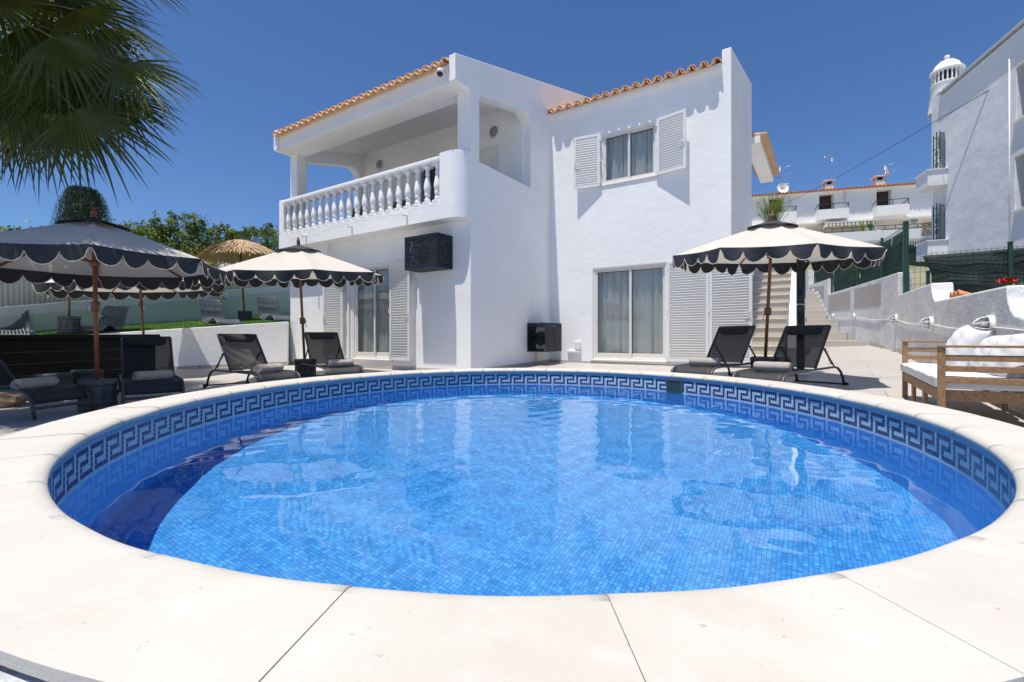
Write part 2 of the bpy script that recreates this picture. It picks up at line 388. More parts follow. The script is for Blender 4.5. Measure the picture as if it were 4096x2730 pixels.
tr = math.tan(math.asin(math.sin(pi/2-elev)/1.333)); SHIFT = SH/abs(SUN_DIR.z)*(.515-WZ)+SHU*tr*(WZ-FZ)
def ray_ell(o, d, c, A, B_):
    """distance along d from o to the ellipse with centre c"""
    cr_, sr_ = cos(-PROT), sin(-PROT); o = o-c; o = Vector((o.x*cr_-o.y*sr_, o.x*sr_+o.y*cr_)); d = Vector((d.x*cr_-d.y*sr_, d.x*sr_+d.y*cr_))
    a = (d.x/A)**2+(d.y/B_)**2; b_ = o.x*d.x/A**2+o.y*d.y/B_**2; c_ = (o.x/A)**2+(o.y/B_)**2-1; return (-b_+sqrt(b_*b_-a*c_))/a
m1, m2 = MB(), MB(); NF = 360; c0 = PC+SHIFT
for k in range(NF):
    q = []
    for kk in (k, k+1):
        d = Vector((cos(2*pi*kk/NF), sin(2*pi*kk/NF))); rE = ray_ell(c0, d, PC, PA, PB); rS = ray_ell(c0, d, c0, PA-.019, PB-.019); q.append((c0+d*min(rE, rS), c0+d*rE, rE > rS+1e-4))
    m1.add([(*c0, FZ), (*q[0][0], FZ), (*q[1][0], FZ)], [(0, 1, 2)])
    if q[0][2] or q[1][2]: m2.add([(*q[0][0], FZ), (*q[0][1], FZ), (*q[1][1], FZ), (*q[1][0], FZ)], [(0, 1, 2, 3)])
for mm, rc in ((m1, True), (m2, False)):
    fl = mm.build('basin_floor', [mosaic_m], pool, fix=False); uv = fl.data.uv_layers.new(name='UVMap')
    for li, lp in enumerate(fl.data.loops): c = fl.data.vertices[lp.vertex_index].co; uv.data[li].uv = (c.x, c.y)
    fl.cycles.is_caustics_receiver = rc
# grout ring behind the band tiles (above the water)
m = MB()
for k in range(NT):
    a, b_ = ell(2*pi*k/NT, -.0015), ell(2*pi*(k+1)/NT, -.0015)
    m.add([(a.x, a.y, .285), (b_.x, b_.y, .285), (b_.x, b_.y, .499), (a.x, a.y, .499)], [(0, 1, 2, 3)])
gr = m.build('grout_bed', grout_m, pool, fix=False); gr.cycles.is_caustics_receiver = True
# coping: curved stones with a rounded nose and open joints
NS = 38; CW = .30; m = MB()
prof = [(CW, .519), (CW, .54), (.03, .54), (.012, .5385), (-.004, .533), (-.016, .522), (-.020, .510), (-.014, .500), (0.0, .495), (.03, .4945)]
for s_ in range(NS):
    e = .0006; t0 = at_s((s_-.03)*PER/NS+e); t1 = at_s((s_+.97)*PER/NS-e)
    if t1 < t0: t1 += 2*pi
    q = 10; base = len(m.v); dz = random.uniform(-.0012, .0012)
    for j in range(q+1):
        t = t0+(t1-t0)*j/q
        for off, z in prof:
            p = ell(t, off); m.v.append((p.x, p.y, z+dz+(.0012*sin(37*t+9*off) if off < .02 else 0)))
    P = len(prof)
    for j in range(q):
        for i in range(P): m.f.append([base+j*P+i, base+j*P+(i+1) % P, base+(j+1)*P+(i+1) % P, base+(j+1)*P+i]); m.m.append(0); m.sm.append(2 <= i <= 8)
    m.f.append([base+i for i in range(P)]); m.m.append(0); m.sm.append(False)
    m.f.append([base+q*P+i for i in range(P)][::-1]); m.m.append(0); m.sm.append(False)
m.build('coping', coping_m, pool)
# joint filler just under the coping top
m = MB()
for k in range(NT):
    t0, t1 = 2*pi*k/NT, 2*pi*(k+1)/NT
    a, b_, c, d = ell(t0, .012), ell(t1, .012), ell(t1, CW-.008), ell(t0, CW-.008)
    m.add([(*a, .5345), (*b_, .5345), (*c, .5345), (*d, .5345)], [(0, 1, 2, 3)])
m.build('joint_filler', mat('joint mortar', (.34, .29, .225), .95), pool, fix=False)
# outer face of the raised pool, with the rough ledge on the near side
m = MB()
ring = [(.245, .497), (.245, .47), (.26, .47)]
for k in range(NT):
    t0, t1 = 2*pi*k/NT, 2*pi*(k+1)/NT
    def led(t): return .26+.75*max(0., -sin(t)-.25)
    pts = [[(*ell(t, .245), .505), (*ell(t, .26), .508), (*ell(t, led(t)), .498), (*ell(t, led(t)+.005), -.2)] for t in (t0, t1)]
    for i in range(3): m.add([pts[0][i], pts[1][i], pts[1][i+1], pts[0][i+1]], [(0, 1, 2, 3)])
m.build('outer_wall', plaster_rough, pool, fix=False)
# skimmer mouth in the band
tk = atan2((at(2725, 1550, 6.95).y-PC.y)/PB, (at(2725, 1550, 6.95).x-PC.x)/PA)-.035
c0 = ell(tk, -.007); c1 = ell(tk+.01, -.007); d = (c1-c0).normalized(); nrm = Vector((d.y, -d.x))
skm = mat('skimmer grey plastic', (.10, .13, .15), .5); M4 = Matrix(((d.x, nrm.x, 0, c0.x), (d.y, nrm.y, 0, c0.y), (0, 0, 1, 0), (0, 0, 0, 1)))
m = MB(); m.box(-.12, .12, -.01, .0, .275, .29, 0, M4); m.box(-.12, .12, -.01, .0, .462, .48, 0, M4); m.box(-.12, -.105, -.01, .0, .29, .462, 0, M4); m.box(.105, .12, -.01, .0, .29, .462, 0, M4)
m.box(-.105, .105, -.004, -.001, .29, .462, 1, M4)  # flat plate, the shade of the recess is put into its dark colour
sko = m.build('skimmer_mouth', [skm, mat('skimmer recess shade', (.035, .06, .055), .4)], pool)
# water surface: fine waves; a ring mesh so the rim meets the wall
wat = MB(); NR = 120; NA = 240
def wave(x, y):
    far = max(0, min(1, (y-1.5)/4))
    a = .0006+.0009*far
    return a*(sin(7.3*x+2.1*sin(3.1*y+.4)+1.0)*sin(8.9*y+1.7*sin(4.3*x))+.5*sin(17*x+11*y+2*sin(5*y))+.45*sin(23*y-9*x+2.2*sin(6*x+1)))+(.00012+.00025*far)*sin(41*x+13*sin(2.3*y))*sin(37*y+5*sin(3*x))+.00010*far*sin(88*x+9*sin(7*y))*sin(79*y+6*sin(5*x))
for j in range(NR+1):
    for k in range(NA):
        t = 2*pi*k/NA; e = ell(t, -.0005); p = PC+(e-PC)*(j/NR if j else .0005); wat.v.append((p.x, p.y, WZ+wave(p.x, p.y)))
for j in range(NR):
    for k in range(NA): wat.f.append([j*NA+k, (j+1)*NA+k, (j+1)*NA+(k+1) % NA, j*NA+(k+1) % NA]); wat.m.append(0); wat.sm.append(True)
wo = wat.build('water', water_m, fix=False); tag(wo, kind='structure'); wo.cycles.is_caustics_caster = True

# ================================================================== HOUSE  (local frame: x = a towards the right, y = b into the house)
house = empty('villa', (P1.x, P1.y, 0), HR, 'white two storey villa with balustraded balcony and terracotta tiled roof', 'house')
def A_(a, z, b=0): return (a, b, z)
def arc(cx, cy, r, a0, a1, n=6): return [(cx+r*cos(radians(a0+(a1-a0)*i/n)), cy+r*sin(radians(a0+(a1-a0)*i/n))) for i in range(n+1)]
# --- left wing, ground floor front: proud pier on the right, column on the left, wall set back between
m = MB()
m.box(-1.46, -.002, -.002, .3, -.3, 3.352); m.box(-6.168, -4.56, -.002, .3, -.3, 3.352)
m.plate([(-4.56, -.3), (-1.46, -.3), (-1.46, 3.352), (-4.56, 3.352)], [[(-3.66, .52), (-2.33, .52), (-2.33, 2.71), (-3.66, 2.71)]], lambda a, z: (a, .10, z), lambda a, z: (a, .3, z))
m.build('front_wall', plaster, house, bevel=.012)
# --- side wall facing right (a = 0) with the big rounded opening of the balcony
SLP = .2815
def side_plate(name, a0, a1, holes, topz=6.37):
    m = MB()
    outer = [(0, -.3), (0, 5.873), (-.462, 5.873), (-.462, topz), (6.0, topz+(6.462)*SLP), (6.0, -.3)]
    m.plate(outer, holes, lambda b, z: (a0, b, z), lambda b, z: (a1, b, z))
    return m.build(name, plaster, house, bevel=.014, seg=2)
hole = [(.28, 4.55), (2.25, 4.55)]+arc(1.93, 5.93, .32, 0, 98, 8)+arc(.42, 5.78, .14, 95, 180, 5)
side_plate('gable_wall', 0, -.158, [hole])
holeL = [(.31, 4.0), (2.05, 4.0)]+arc(1.75, 5.80, .30, 0, 98, 8)+arc(.45, 5.66, .14, 95, 180, 5)
m = MB(); outer = [(0, -.3), (0, 5.873), (-.462, 5.873), (-.462, 6.394), (6.0, 6.394+6.462*SLP), (6.0, -.3)]
m.plate(outer, [holeL], lambda b, z: (-6.17, b, z), lambda b, z: (-6.02, b, z)); m.build('gable_wall', plaster, house, bevel=.014)
# thickening behind both gable walls at balcony level, and the two front pillars
m = MB()
m.plate([(0, 3.5), (0, 6.0), (2.3, 6.0+2.3*SLP), (2.3, 3.5)], [hole], lambda b, z: (-.159, b, z), lambda b, z: (-.27, b, z))
m.build('opening_reveal', plaster, house, bevel=.012); m = MB()
m.plate([(0, 3.5), (0, 6.0), (2.3, 6.0+2.3*SLP), (2.3, 3.5)], [holeL], lambda b, z: (-6.019, b, z), lambda b, z: (-5.905, b, z))
m.build('opening_reveal', plaster, house, bevel=.012)
for x0, x1 in ((-.34, -.271), (-5.904, -5.86)):
    m = MB(); m.box(x0, x1, .002, .278, 3.5, 5.90); m.build('pillar', plaster, house, bevel=.01)
# roof beam over the balcony, ceiling and back wall
m = MB(); m.box(-6.018, -.16, -.405, .25, 5.873, 6.17); m.build('roof_beam', plaster, house, bevel=.012)
m = MB(); m.add([(-6.0, .2, 6.05), (-.17, .2, 6.05), (-.17, 2.35, 6.62), (-6.0, 2.35, 6.62), (-6.0, .2, 6.13), (-.17, .2, 6.13), (-.17, 2.35, 6.70), (-6.0, 2.35, 6.70)], [(0, 1, 2, 3), (7, 6, 5, 4), (0, 4, 5, 1), (3, 2, 6, 7)]); m.build('balcony_ceiling', plaster, house)
m = MB(); m.plate([(-6.0, 3.4), (-.2, 3.4), (-.2, 6.8), (-6.0, 6.8)], [[(-3.6, 3.6), (-1.55, 3.6), (-1.55, 5.74), (-3.6, 5.74)]], lambda a, z: (a, 2.2, z), lambda a, z: (a, 2.4, z)); m.build('balcony_back_wall', plaster, house)
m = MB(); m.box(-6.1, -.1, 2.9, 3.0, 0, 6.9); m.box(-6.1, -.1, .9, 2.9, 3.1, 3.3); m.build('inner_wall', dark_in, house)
# balcony slab, parapet band, rounded corner
m = MB()
plan = [(-6.2, -.3), (-.3, -.3)]+[(-.3+.3*sin(radians(t)), -.3*cos(radians(t))) for t in range(10, 91, 10)]+[(-.002, .12), (-6.2, .12)]
m.plate(plan, [], lambda a, b: (a, b, 3.35), lambda a, b: (a, b, 3.52)); m.build('balcony_slab', plaster, house, bevel=.012)
m = MB(); m.box(-6.01, -.165, -.12, 2.19, 3.36, 3.535); m.build('balcony_floor', mat('balcony floor tile', (.12, .085, .065), .6, .1, 5), house)  # unseen tile layer, made dark to dim the balcony ceiling
m = MB()
cr = [(-.55, -.3), (-.3, -.3)]+[(-.3+.3*sin(radians(t)), -.3*cos(radians(t))) for t in range(10, 91, 10)]+[(-.001, .06), (-.14, .06), (-.14, 0)]+[(-.3+.15*sin(radians(t)), -.15*cos(radians(t))) for t in range(80, -1, -10)]+[(-.55, -.15)]
m.plate(cr, [], lambda a, b: (a, b, 3.51), lambda a, b: (a, b, 4.655-.0*(a+.5))); m.build('corner_parapet', plaster, house, bevel=.03, seg=3)
m = MB(); m.box(-6.2, -.548, -.3, -.13, 3.51, 3.725); m.build('parapet_band', plaster, house, bevel=.01)
m = MB(); m.box(-6.2, -5.99, -.3, -.13, 3.72, 4.62); m.box(-6.2, -6.05, -.14, .02, 3.4, 4.62); m.build('parapet_pier', plaster, house, bevel=.02)
m = MB(); m.box(-5.995, -.545, -.335, -.135, 4.505, 4.592); m.build('handrail', plaster, house, bevel=.02, seg=3)
bprof = [(.052, 0), (.052, .012), (.064, .03), (.060, .055), (.048, .075), (.046, .10), (.058, .135), (.062, .15), (.055, .165), (.060, .20), (.071, .25), (.074, .29), (.069, .34), (.056, .42), (.043, .49), (.036, .53), (.046, .55), (.050, .565), (.044, .58), (.037, .60), (.042, .64), (.056, .675), (.060, .69)]
bal = MB(); bal.box(-.078, .078, -.078, .078, 0, .045); bal.lathe([(r*1.02, z+.045) for r, z in bprof], n=16); bal.lathe([(.058, .725), (.078, .735)], n=4, a0=pi/4, smooth=False); bal.box(-.085, .085, -.085, .085, .733, .80)
b0 = bal.build('baluster', plaster, house, (-5.85, -.225, 3.715))
for i in range(1, 20):
    c = b0.copy(); COL.objects.link(c); c.parent = house; c.location = (-5.85+i*(5.85-.665)/19, -.225, 3.715)
# rain spouts under the balusters
for a in (-4.98, -3.22, -1.45):
    m = MB(); m.tube([(a, -.29, 3.56), (a, -.42, 3.545)], .024, 10); m.build('rain_spout', alu, house)
# hairline cracks in the parapet band
cr_m = mat('crack line grey', (.42, .42, .43), .95); rnc = random.Random(17)
for a0c, a1c, zc in ((-5.7, -4.4, 3.50), (-4.3, -2.2, 3.58), (-2.3, -1.1, 3.60), (-1.0, -.62, 3.66)):
    m = MB(); n = 40; z = zc; pts = []
    for i in range(n+1): z += rnc.uniform(-.011, .013); pts.append((a0c+(a1c-a0c)*i/n+rnc.uniform(-.01, .01), z))
    for (x0, z0), (x1, z1) in zip(pts, pts[1:]): w_ = rnc.uniform(.0012, .0032); m.add([(x0, -.3012, z0-w_), (x1, -.3012, z1-w_), (x1, -.3012, z1+w_), (x0, -.3012, z0+w_)], [(0, 1, 2, 3)])
    m.build('plaster_crack', cr_m, house, fix=False)
# --- right wing
m = MB()
win = [(1.38, 4.60), (2.68, 4.60), (2.68, 5.80), (1.38, 5.80)]; dr = [(1.17, .50), (2.90, .50), (2.90, 2.665), (1.17, 2.665)]
m.plate([(0, -.3), (4.02, -.3), (4.02, 6.62), (0, 6.62)], [win, dr], lambda a, z: (a, L, z), lambda a, z: (a, L+.25, z))
m.build('right_wing_wall', plaster, house)
m = MB()
m.plate([(L, -.3), (L, 6.913), (6.27, 7.543), (6.27, -.3)], [], lambda b, z: (4.015, b, z), lambda b, z: (4.191, b, z)); m.build('end_wall', plaster, house, bevel=.014)
m = MB(); m.box(0, 4.1, 6.3, 6.4, 0, 7.2); m.box(-6, 0, 5.9, 6.0, 0, 7.9); m.box(.05, 3.95, 4.4, 4.5, 0, 6.5, 1); m.build('rear_wall', [plaster, dark_in], house)
m = MB(); m.box(4.02, 4.38, 6.275, 9.9, 6.0, 6.17); m.box(2.2, 3.2, 9.6, 9.9, 0, 6.0); m.build('rear_eave_slab', plaster, house)

# --- roofs: barrel tiles, covers over channels
def tiled(name, a0, a1, n, b0, z0, b1, slope, over=.05, mt=clay, parent=house, rc=.088, axis='b', base=True):
    """covers (arched) and channels laid up the slope; open thick ends at the eave"""
    m = MB(); p = (a1-a0)/n; L_ = b1-b0
    def strip(ca, r, a_s, a_e, bs, dz, th=.014, q=8):
        up = []; rows = max(1, int(L_/1.2))
        prof = [(ca+r*cos(a_s+(a_e-a_s)*i/q), r*sin(a_s+(a_e-a_s)*i/q)) for i in range(q+1)]
        prof2 = [(ca+(r-th)*cos(a_s+(a_e-a_s)*i/q), (r-th)*sin(a_s+(a_e-a_s)*i/q)) for i in range(q+1)]
        ring = prof+prof2[::-1]; K_ = len(ring)
        o = len(m.v)
        for bb in (bs, b1):
            for x, z in ring: m.v.append((x, bb, z0+z+dz+(bb-b0)*slope))
        for i in range(K_): m.f.append([o+i, o+(i+1) % K_, o+K_+(i+1) % K_, o+K_+i]); m.m.append(0); m.sm.append(i < q)
        m.f.append([o+i for i in range(K_)]); m.m.append(0); m.sm.append(False)
    for i in range(n+1):
        ca = a0+i*p
        if i <= n-0: strip(ca, rc, pi, 0, b0+random.uniform(-.008, .008), .055)
        if i < n:
            strip(ca+p/2, p*.40, -pi, 0, b0-over+random.uniform(-.01, .01), .085)
            # second course end showing just behind the first
    for i in range(n+1):
        ca = a0+i*p; strip(ca, rc*.93, pi, 0, b0+.03, .050)
    if base:
        m.add([(a0, b0-.015, z0-.01), (a1, b0-.015, z0-.01), (a1, b1, z0-.01+(b1-b0)*slope), (a0, b1, z0-.01+(b1-b0)*slope)], [(0, 1, 2, 3)])
    return m.build(name, mt, parent)
tiled('roof', -6.02, -.24, 24, -.53, 6.185, 5.6, SLP)
m = MB(); m.plate([(-6.02, 6.16), (-.16, 6.16), (-.16, 6.25), (-6.02, 6.25)], [], lambda a, z: (a, -.42, z), lambda a, z: (a, -.3, z+.03)); m.build('roof_mortar', plaster, house)
tiled('roof', .09, 3.93, 16, 3.03, 6.57, 6.3, .215)
m = MB(); m.plate([(0, 6.50), (4.02, 6.50), (4.02, 6.60), (0, 6.60)], [], lambda a, z: (a, L-.10, z), lambda a, z: (a, L+.05, z+.03)); m.build('roof_mortar', plaster, house)
# rear right eave: tile ends overhanging to the right
m = MB()
for i in range(24):
    b = 6.4+i*.15
    m.tube([(3.9, b, 6.30), (4.53, b, 6.215)], .062, 10, flat=.8)
    m.box(3.9, 4.50, b+.055, b+.095, 6.19, 6.225)
m.build('rear_roof', clay, house)
# --- skirting tiles
m = MB()
m.box(-6.18, -4.55, -.012, .0, 0, .385); m.box(-4.55, -1.46, .088, .1, 0, .385); m.box(-1.46, .0, -.012, 0, 0, .38)
m.plate([(0, 0), (L, 0), (L, .475), (0, .385)], [], lambda b, z: (0, b, z), lambda b, z: (.012, b, z))
m.plate([(0, 0), (2.93, 0), (2.93, .425), (0, .475)], [], lambda a, z: (a, L-.012, z), lambda a, z: (a, L, z)); m.box(2.93, 4.19, L-.012, L, 0, .41)
m.build('skirting', skirt_m, house)

# --- joinery
def slider(root, w, h, sill_h, name_w='window', split=.5, curtain=True, handle=True):
    """sliding window in an opening w x h; local x right, y into the wall, z up from the bottom"""
    fr = MB(); t = .05
    fr.box(0, w, 0, .09, 0, t); fr.box(0, w, 0, .09, h-t, h); fr.box(0, t, 0, .09, t, h-t); fr.box(w-t, w, 0, .09, t, h-t)
    fr.box(-.03, w+.03, -.022, 0, h-.01, h+.035); fr.box(-.03, .0, -.022, 0, 0, h-.01); fr.box(w, w+.03, -.022, 0, 0, h-.01)
    f = fr.build('window_frame', alu, root, bevel=.004)
    def sash(x0, x1, y):
        s = MB(); q = .055; bt = .11 if h > 1.6 else .06
        s.box(x0, x1, y, y+.03, t, t+bt); s.box(x0, x1, y, y+.03, h-t-q, h-t); s.box(x0, x0+q, y, y+.03, t+bt, h-t-q); s.box(x1-q, x1, y, y+.03, t+bt, h-t-q)
        o = s.build('sash', alu_cream, root, bevel=.004)
        p = MB(); p.box(x0+q, x1-q, y+.012, y+.018, t+bt, h-t-q); p.build('pane', glass, o)
        e = MB(); e.box(x0+q, x1-q, y+.004, y+.011, h-t-q-.012, h-t-q); e.box(x0+q, x0+q+.01, y+.004, y+.011, t+bt, h-t-q); e.build('gasket', blackrub, o)
        return o
    mid = w*split
    a = sash(t, mid+.03, .012); b_ = sash(mid-.025, w-t, .048)
    if handle:
        hh = MB(); hh.box(t+.018, t+.036, -.004, .012, h*.42, h*.42+.2); hh.build('handle', alu, a)
    c = MB(); n = 90
    for i in range(n+1):
        x = t+(w-2*t)*i/n; y = .128+.024*sin(i*.62)+.010*sin(i*1.37+1)+.010*sin(i*.21)
        for z in (t, t+.25*h, .6*h, h-.04):
            k = (1-z/h); c.v.append((x+.05*k*sin(i*.3), y*(1+.35*k*sin(i*.27)), z))
    for i in range(n):
        for j in range(3): a_ = i*4+j; c.f.append([a_, a_+4, a_+5, a_+1]); c.m.append(0); c.sm.append(True)
    if curtain: c.build('curtain', curtain_m, root, fix=False)
    s = MB(); s.box(-.06, w+.06, -.05, .09, -.035, -.001); s.build('sill', travertine, root, bevel=.004)
    d = MB(); d.box(-.1, w+.1, .6, .62, -.2, h+.2); d.build('room_backing', plaster, root)  # white backing panel inside the room, bounces light onto the curtain
def shutter(root, hx, hy, w, h, z0, ang, side, n, split=None, lock=True, bottom=.05):
    """louvred leaf hinged at (hx, hy), swung by ang from the wall plane; side -1 opens to the left, +1 to the right"""
    o = empty('shutter', (hx, hy, z0)); o.parent = root; o.rotation_euler = (0, 0, -side*ang)
    m = MB(); q = .058; th = .030
    def X(a, b_): return (min(a*side, b_*side), max(a*side, b_*side))
    x = X(0, q); m.box(x[0], x[1], -th, 0, 0, h); x = X(w-q, w); m.box(x[0], x[1], -th, 0, 0, h)
    x = X(q, w-q); m.box(x[0], x[1], -th, 0, h-q, h); m.box(x[0], x[1], -th, 0, 0, bottom)
    m.build('stile_frame', alu, o, bevel=.004)
    m = MB(); H_ = h-q-bottom
    for i in range(n):
        zc = bottom+H_*(i+.5)/n; hh = H_/n*.60
        m.add([(x[0], -.003, zc-hh+.0), (x[1], -.003, zc-hh), (x[1], -.027, zc+hh*.55), (x[0], -.027, zc+hh*.55), (x[0], .0, zc-hh-.004), (x[1], .0, zc-hh-.004), (x[1], -.024, zc+hh*.55+.006), (x[0], -.024, zc+hh*.55+.006)], [(0, 1, 2, 3), (7, 6, 5, 4), (3, 2, 6, 7), (0, 4, 5, 1)])
    m.build('louvres', alu, o)
    for z in (.12, h*.5, h-.12): m = MB(); m.box(-.014, .014, -.045, -.0, z-.045, z+.045); m.build('hinge', alu, o)
    if lock:
        m = MB(); xx = side*(w-.035); m.box(xx-.012, xx+.012, -.05, -.03, h*.42, h*.42+.17); m.tube([(xx, -.055, h*.47), (xx-side*.10, -.062, h*.465)], .008, 6); m.build('handle', alu, o)
    return o
# upper window
uw = empty('window', (1.38, L+.03, 4.60)); uw.parent = house; slider(uw, 1.30, 1.20, 0)
shutter(uw, -.02, -.055, .64, 1.24, -.02, radians(10), -1, 20); shutter(uw, 1.32, -.055, .66, 1.24, -.02, radians(11), 1, 20)
# lower sliding door, right wing
ld = empty('sliding_door', (1.17, L+.02, .50)); ld.parent = house; slider(ld, 1.73, 2.165, 0, split=.52)
s1 = shutter(ld, 1.75, -.05, .865, 2.16, .005, radians(3), 1, 38, lock=False); s2 = shutter(ld, 1.75+.87, -.095, .80, 2.16, .005, radians(1), 1, 38)
# lower sliding door, left wing
lw = empty('sliding_door', (-3.66, .12, .52)); lw.parent = house; slider(lw, 1.33, 2.19, 0, split=.52)
shutter(lw, 1.345, -.09, .70, 2.17, .0, radians(6), 1, 36); shutter(lw, -.30, -.10, .66, 2.17, .0, radians(8), -1, 36)
m = MB(); m.box(-.3, -.04, -.03, -.0, 0, 2.17); m.box(-.19, -.13, -.07, -.03, 0, 2.17); m.build('hinge_post', alu, lw, bevel=.004)
# balcony door: clear glazing with a dark sheet behind, one shutter leaf folded back
bd = empty('balcony_door', (-3.6, 2.22, 3.6)); bd.parent = house
m = MB(); m.box(0, 2.05, 0, .05, 2.08, 2.14); m.box(0, .06, 0, .05, 0, 2.08); m.box(1.0, 1.07, 0, .05, 0, 2.08); m.box(1.99, 2.05, 0, .05, 0, 2.08); m.build('door_frame', alu, bd)
m = MB(); m.box(.06, 1.99, .02, .028, 0, 2.08); m.build('pane', glass, bd)
m = MB(); m.box(.0, 2.05, .3, .32, 0, 2.1); m.build('room_backing', dark_in, bd)  # dark sheet stands in for the unlit room behind the pane
shutter(bd, 2.08, -.03, .60, 2.14, 0, radians(2), 1, 34, lock=False)

# --- right-hand outdoor stairs up beside the end wall
st = empty('outdoor_stairs', (P1.x, P1.y, 0), HR, 'narrow white outdoor staircase climbing beside the villa end wall', 'stairs')
for i in range(13):
    z = .655+.199*i; b = 3.62+.28*i
    m = MB(); m.box(4.195, 5.068, b, b+.29, z-.30, z-.028); m.build('riser', riser_m, st)
    m = MB(); m.box(4.195, 5.069, b-.022, b+.27, z-.027, z); m.build('tread', travertine, st, bevel=.006)
m = MB(); m.plate([(4.55, -.2), (4.55, .80), (4.79, 1.02), (6.55, 2.86), (7.3, 3.7), (8.2, 3.9), (8.2, -.2)], [], lambda b, z: (5.07, b, z), lambda b, z: (5.26, b, z)); m.build('side_parapet', plaster, st, bevel=.02)
m = MB(); m.box(4.2, 5.07, 7.26, 9.2, .2, 3.04); m.box(4.2, 5.26, 9.21, 9.4, .3, 4.3); m.build('landing', plaster, st)

# ================================================================== AC COVERS
def ac_cover(o, w, d, h, fx=3, label_side=1):
    """perforated sheet metal box: front plate (y=0), right side plate; o at lower left front corner, y into the wall"""
    def petals(cx, cy, s):
        H_ = []
        def ell2(x, y, rx, ry, an, n=7):
            ca, sa = cos(an), sin(an); return [(cx+x+rx*cos(2*pi*k/n)*ca-ry*sin(2*pi*k/n)*sa, cy+y+rx*cos(2*pi*k/n)*sa+ry*sin(2*pi*k/n)*ca) for k in range(n)]
        for k in range(4):
            an = pi/4+k*pi/2; H_.append(ell2(.62*s*cos(an)*.86, .62*s*sin(an)*.86, .27*s, .085*s, an+.5)); H_.append(ell2(1.12*s*cos(an), 1.12*s*sin(an), .13*s, .13*s, an, 5))
            an = k*pi/2; H_.append(ell2(.42*s*cos(an), .42*s*sin(an), .22*s, .10*s, an)); H_.append(ell2(.85*s*cos(an), .85*s*sin(an), .10*s, .15*s, an, 6))
            for q in (-1, 1): H_.append(ell2(.86*s*cos(an)+q*.36*s*sin(an), .86*s*sin(an)-q*.36*s*cos(an), .13*s, .055*s, an+q*.8, 6))
        return H_
    s = h*.205
    hs = []
    for i in range(fx):
        for j in range(2): hs += petals(w*(i+.5)/fx*.94+w*.03, h*(.27+.46*j), s)
    m = MB(); m.plate([(0, 0), (w, 0), (w, h), (0, h)], hs, lambda x, z: (x, 0, z), lambda x, z: (x, .003, z)); m.build('front_plate', anthr, o)
    for nm, xx in (('side_plate', w), ('side_plate', -.003)):
        hs = []
        for j in range(2): hs += petals(d*.48, h*(.27+.46*j), s)
        m = MB(); m.plate([(0.003, 0), (d, 0), (d, h), (0.003, h)], hs, lambda y, z: (xx, y, z), lambda y, z: (xx+.003, y, z)); m.build(nm, anthr, o)
    m = MB(); m.box(-.004, w+.004, -.004, d, h, h+.006); m.build('top_plate', anthr, o)
    m = MB(); m.box(0, w, .0, d, -.005, 0); m.build('bottom_plate', anthr, o)
    m = MB()
    for k in range(4):
        for zz in (.012, h-.012): m.lathe([(0, 0), (.008, 0), (.008, .006), (0, .008)], n=8, M=Matrix.Translation((w*(.12+.25*k), -.002, zz)) @ Matrix.Rotation(pi/2, 4, 'X'))
    m.build('rivets', chrome, o)
    m = MB(); m.box(w*.12, w*.88, d*.35, d*.95, .06, h*.86); u = m.build('ac_unit', ac_white, o, bevel=.01)
    m = MB(); m.lathe([(0, 0), (h*.26, 0), (h*.26, .006), (h*.22, .01), (0, .01)], n=28, M=Matrix.Translation((w*.42, d*.35, h*.46)) @ Matrix.Rotation(pi/2, 4, 'X')); m.build('fan_grille', dark_in, u)
p = W2(-1.36, -.45); a1 = empty('ac_cover_box', (p.x, p.y, 2.395), HR, 'dark perforated air conditioner cover high on the wall under the balcony corner', 'air conditioner cover', 'perforated air conditioner covers')
ac_cover(a1, .90, .44, .655, 3)
p = W2(.012, 2.085); a2 = empty('ac_cover_box', (p.x, p.y, .70), HR, 'dark perforated air conditioner cover low in the inner corner of the house', 'air conditioner cover', 'perforated air conditioner covers')
ac_cover(a2, .47, .80, .655, 2)
def hbox(name, a0, a1, b0, b1, z0, z1, mt, label=None, cat=None, group=None, parent=None, bevel=.003):
    m = MB(); m.box(a0, a1, b0, b1, z0, z1); o = m.build(name, mt, parent, bevel=bevel)
    if not parent: o.location = (P1.x, P1.y, 0); o.rotation_euler = (0, 0, HR)
    return tag(o, label, cat, group)
cd = hbox('cable_duct', .50, .86, L-.05, L, .66, .70, alu, 'white cable duct running along the wall beside the low cover box', 'cable duct')
hbox('junction_box', .70, .86, L-.045, L, .76, .92, alu, 'small white junction box above the cable duct', 'junction box')
jb = hbox('connection_box', .0, .09, 2.42, 2.68, .48, .69, alu, 'white connection box hanging under the low cover box', 'connection box')
for a, z, lb in ((-5.15, 6.12, 'round bulkhead lamp near the left end of the balcony wall'), (-1.0, 6.08, 'round bulkhead lamp seen through the side opening of the balcony')):
    p = W2(a, 2.20); o = empty('wall_lamp', (p.x, p.y, z), HR, lb, 'wall lamp', 'balcony wall lamps')
    m = MB(); m.lathe([(0, 0), (.15, 0), (.15, .03), (.135, .05), (.13, .05)], n=24, M=Matrix.Rotation(pi/2, 4, 'X')); m.build('lamp_ring', alu, o)
    m = MB(); m.lathe([(.132, .045), (.10, .075), (.05, .09), (0, .094)], n=24, M=Matrix.Rotation(pi/2, 4, 'X')); m.build('lamp_dome', mat('frosted dome', (.25, .25, .26), .4), o)
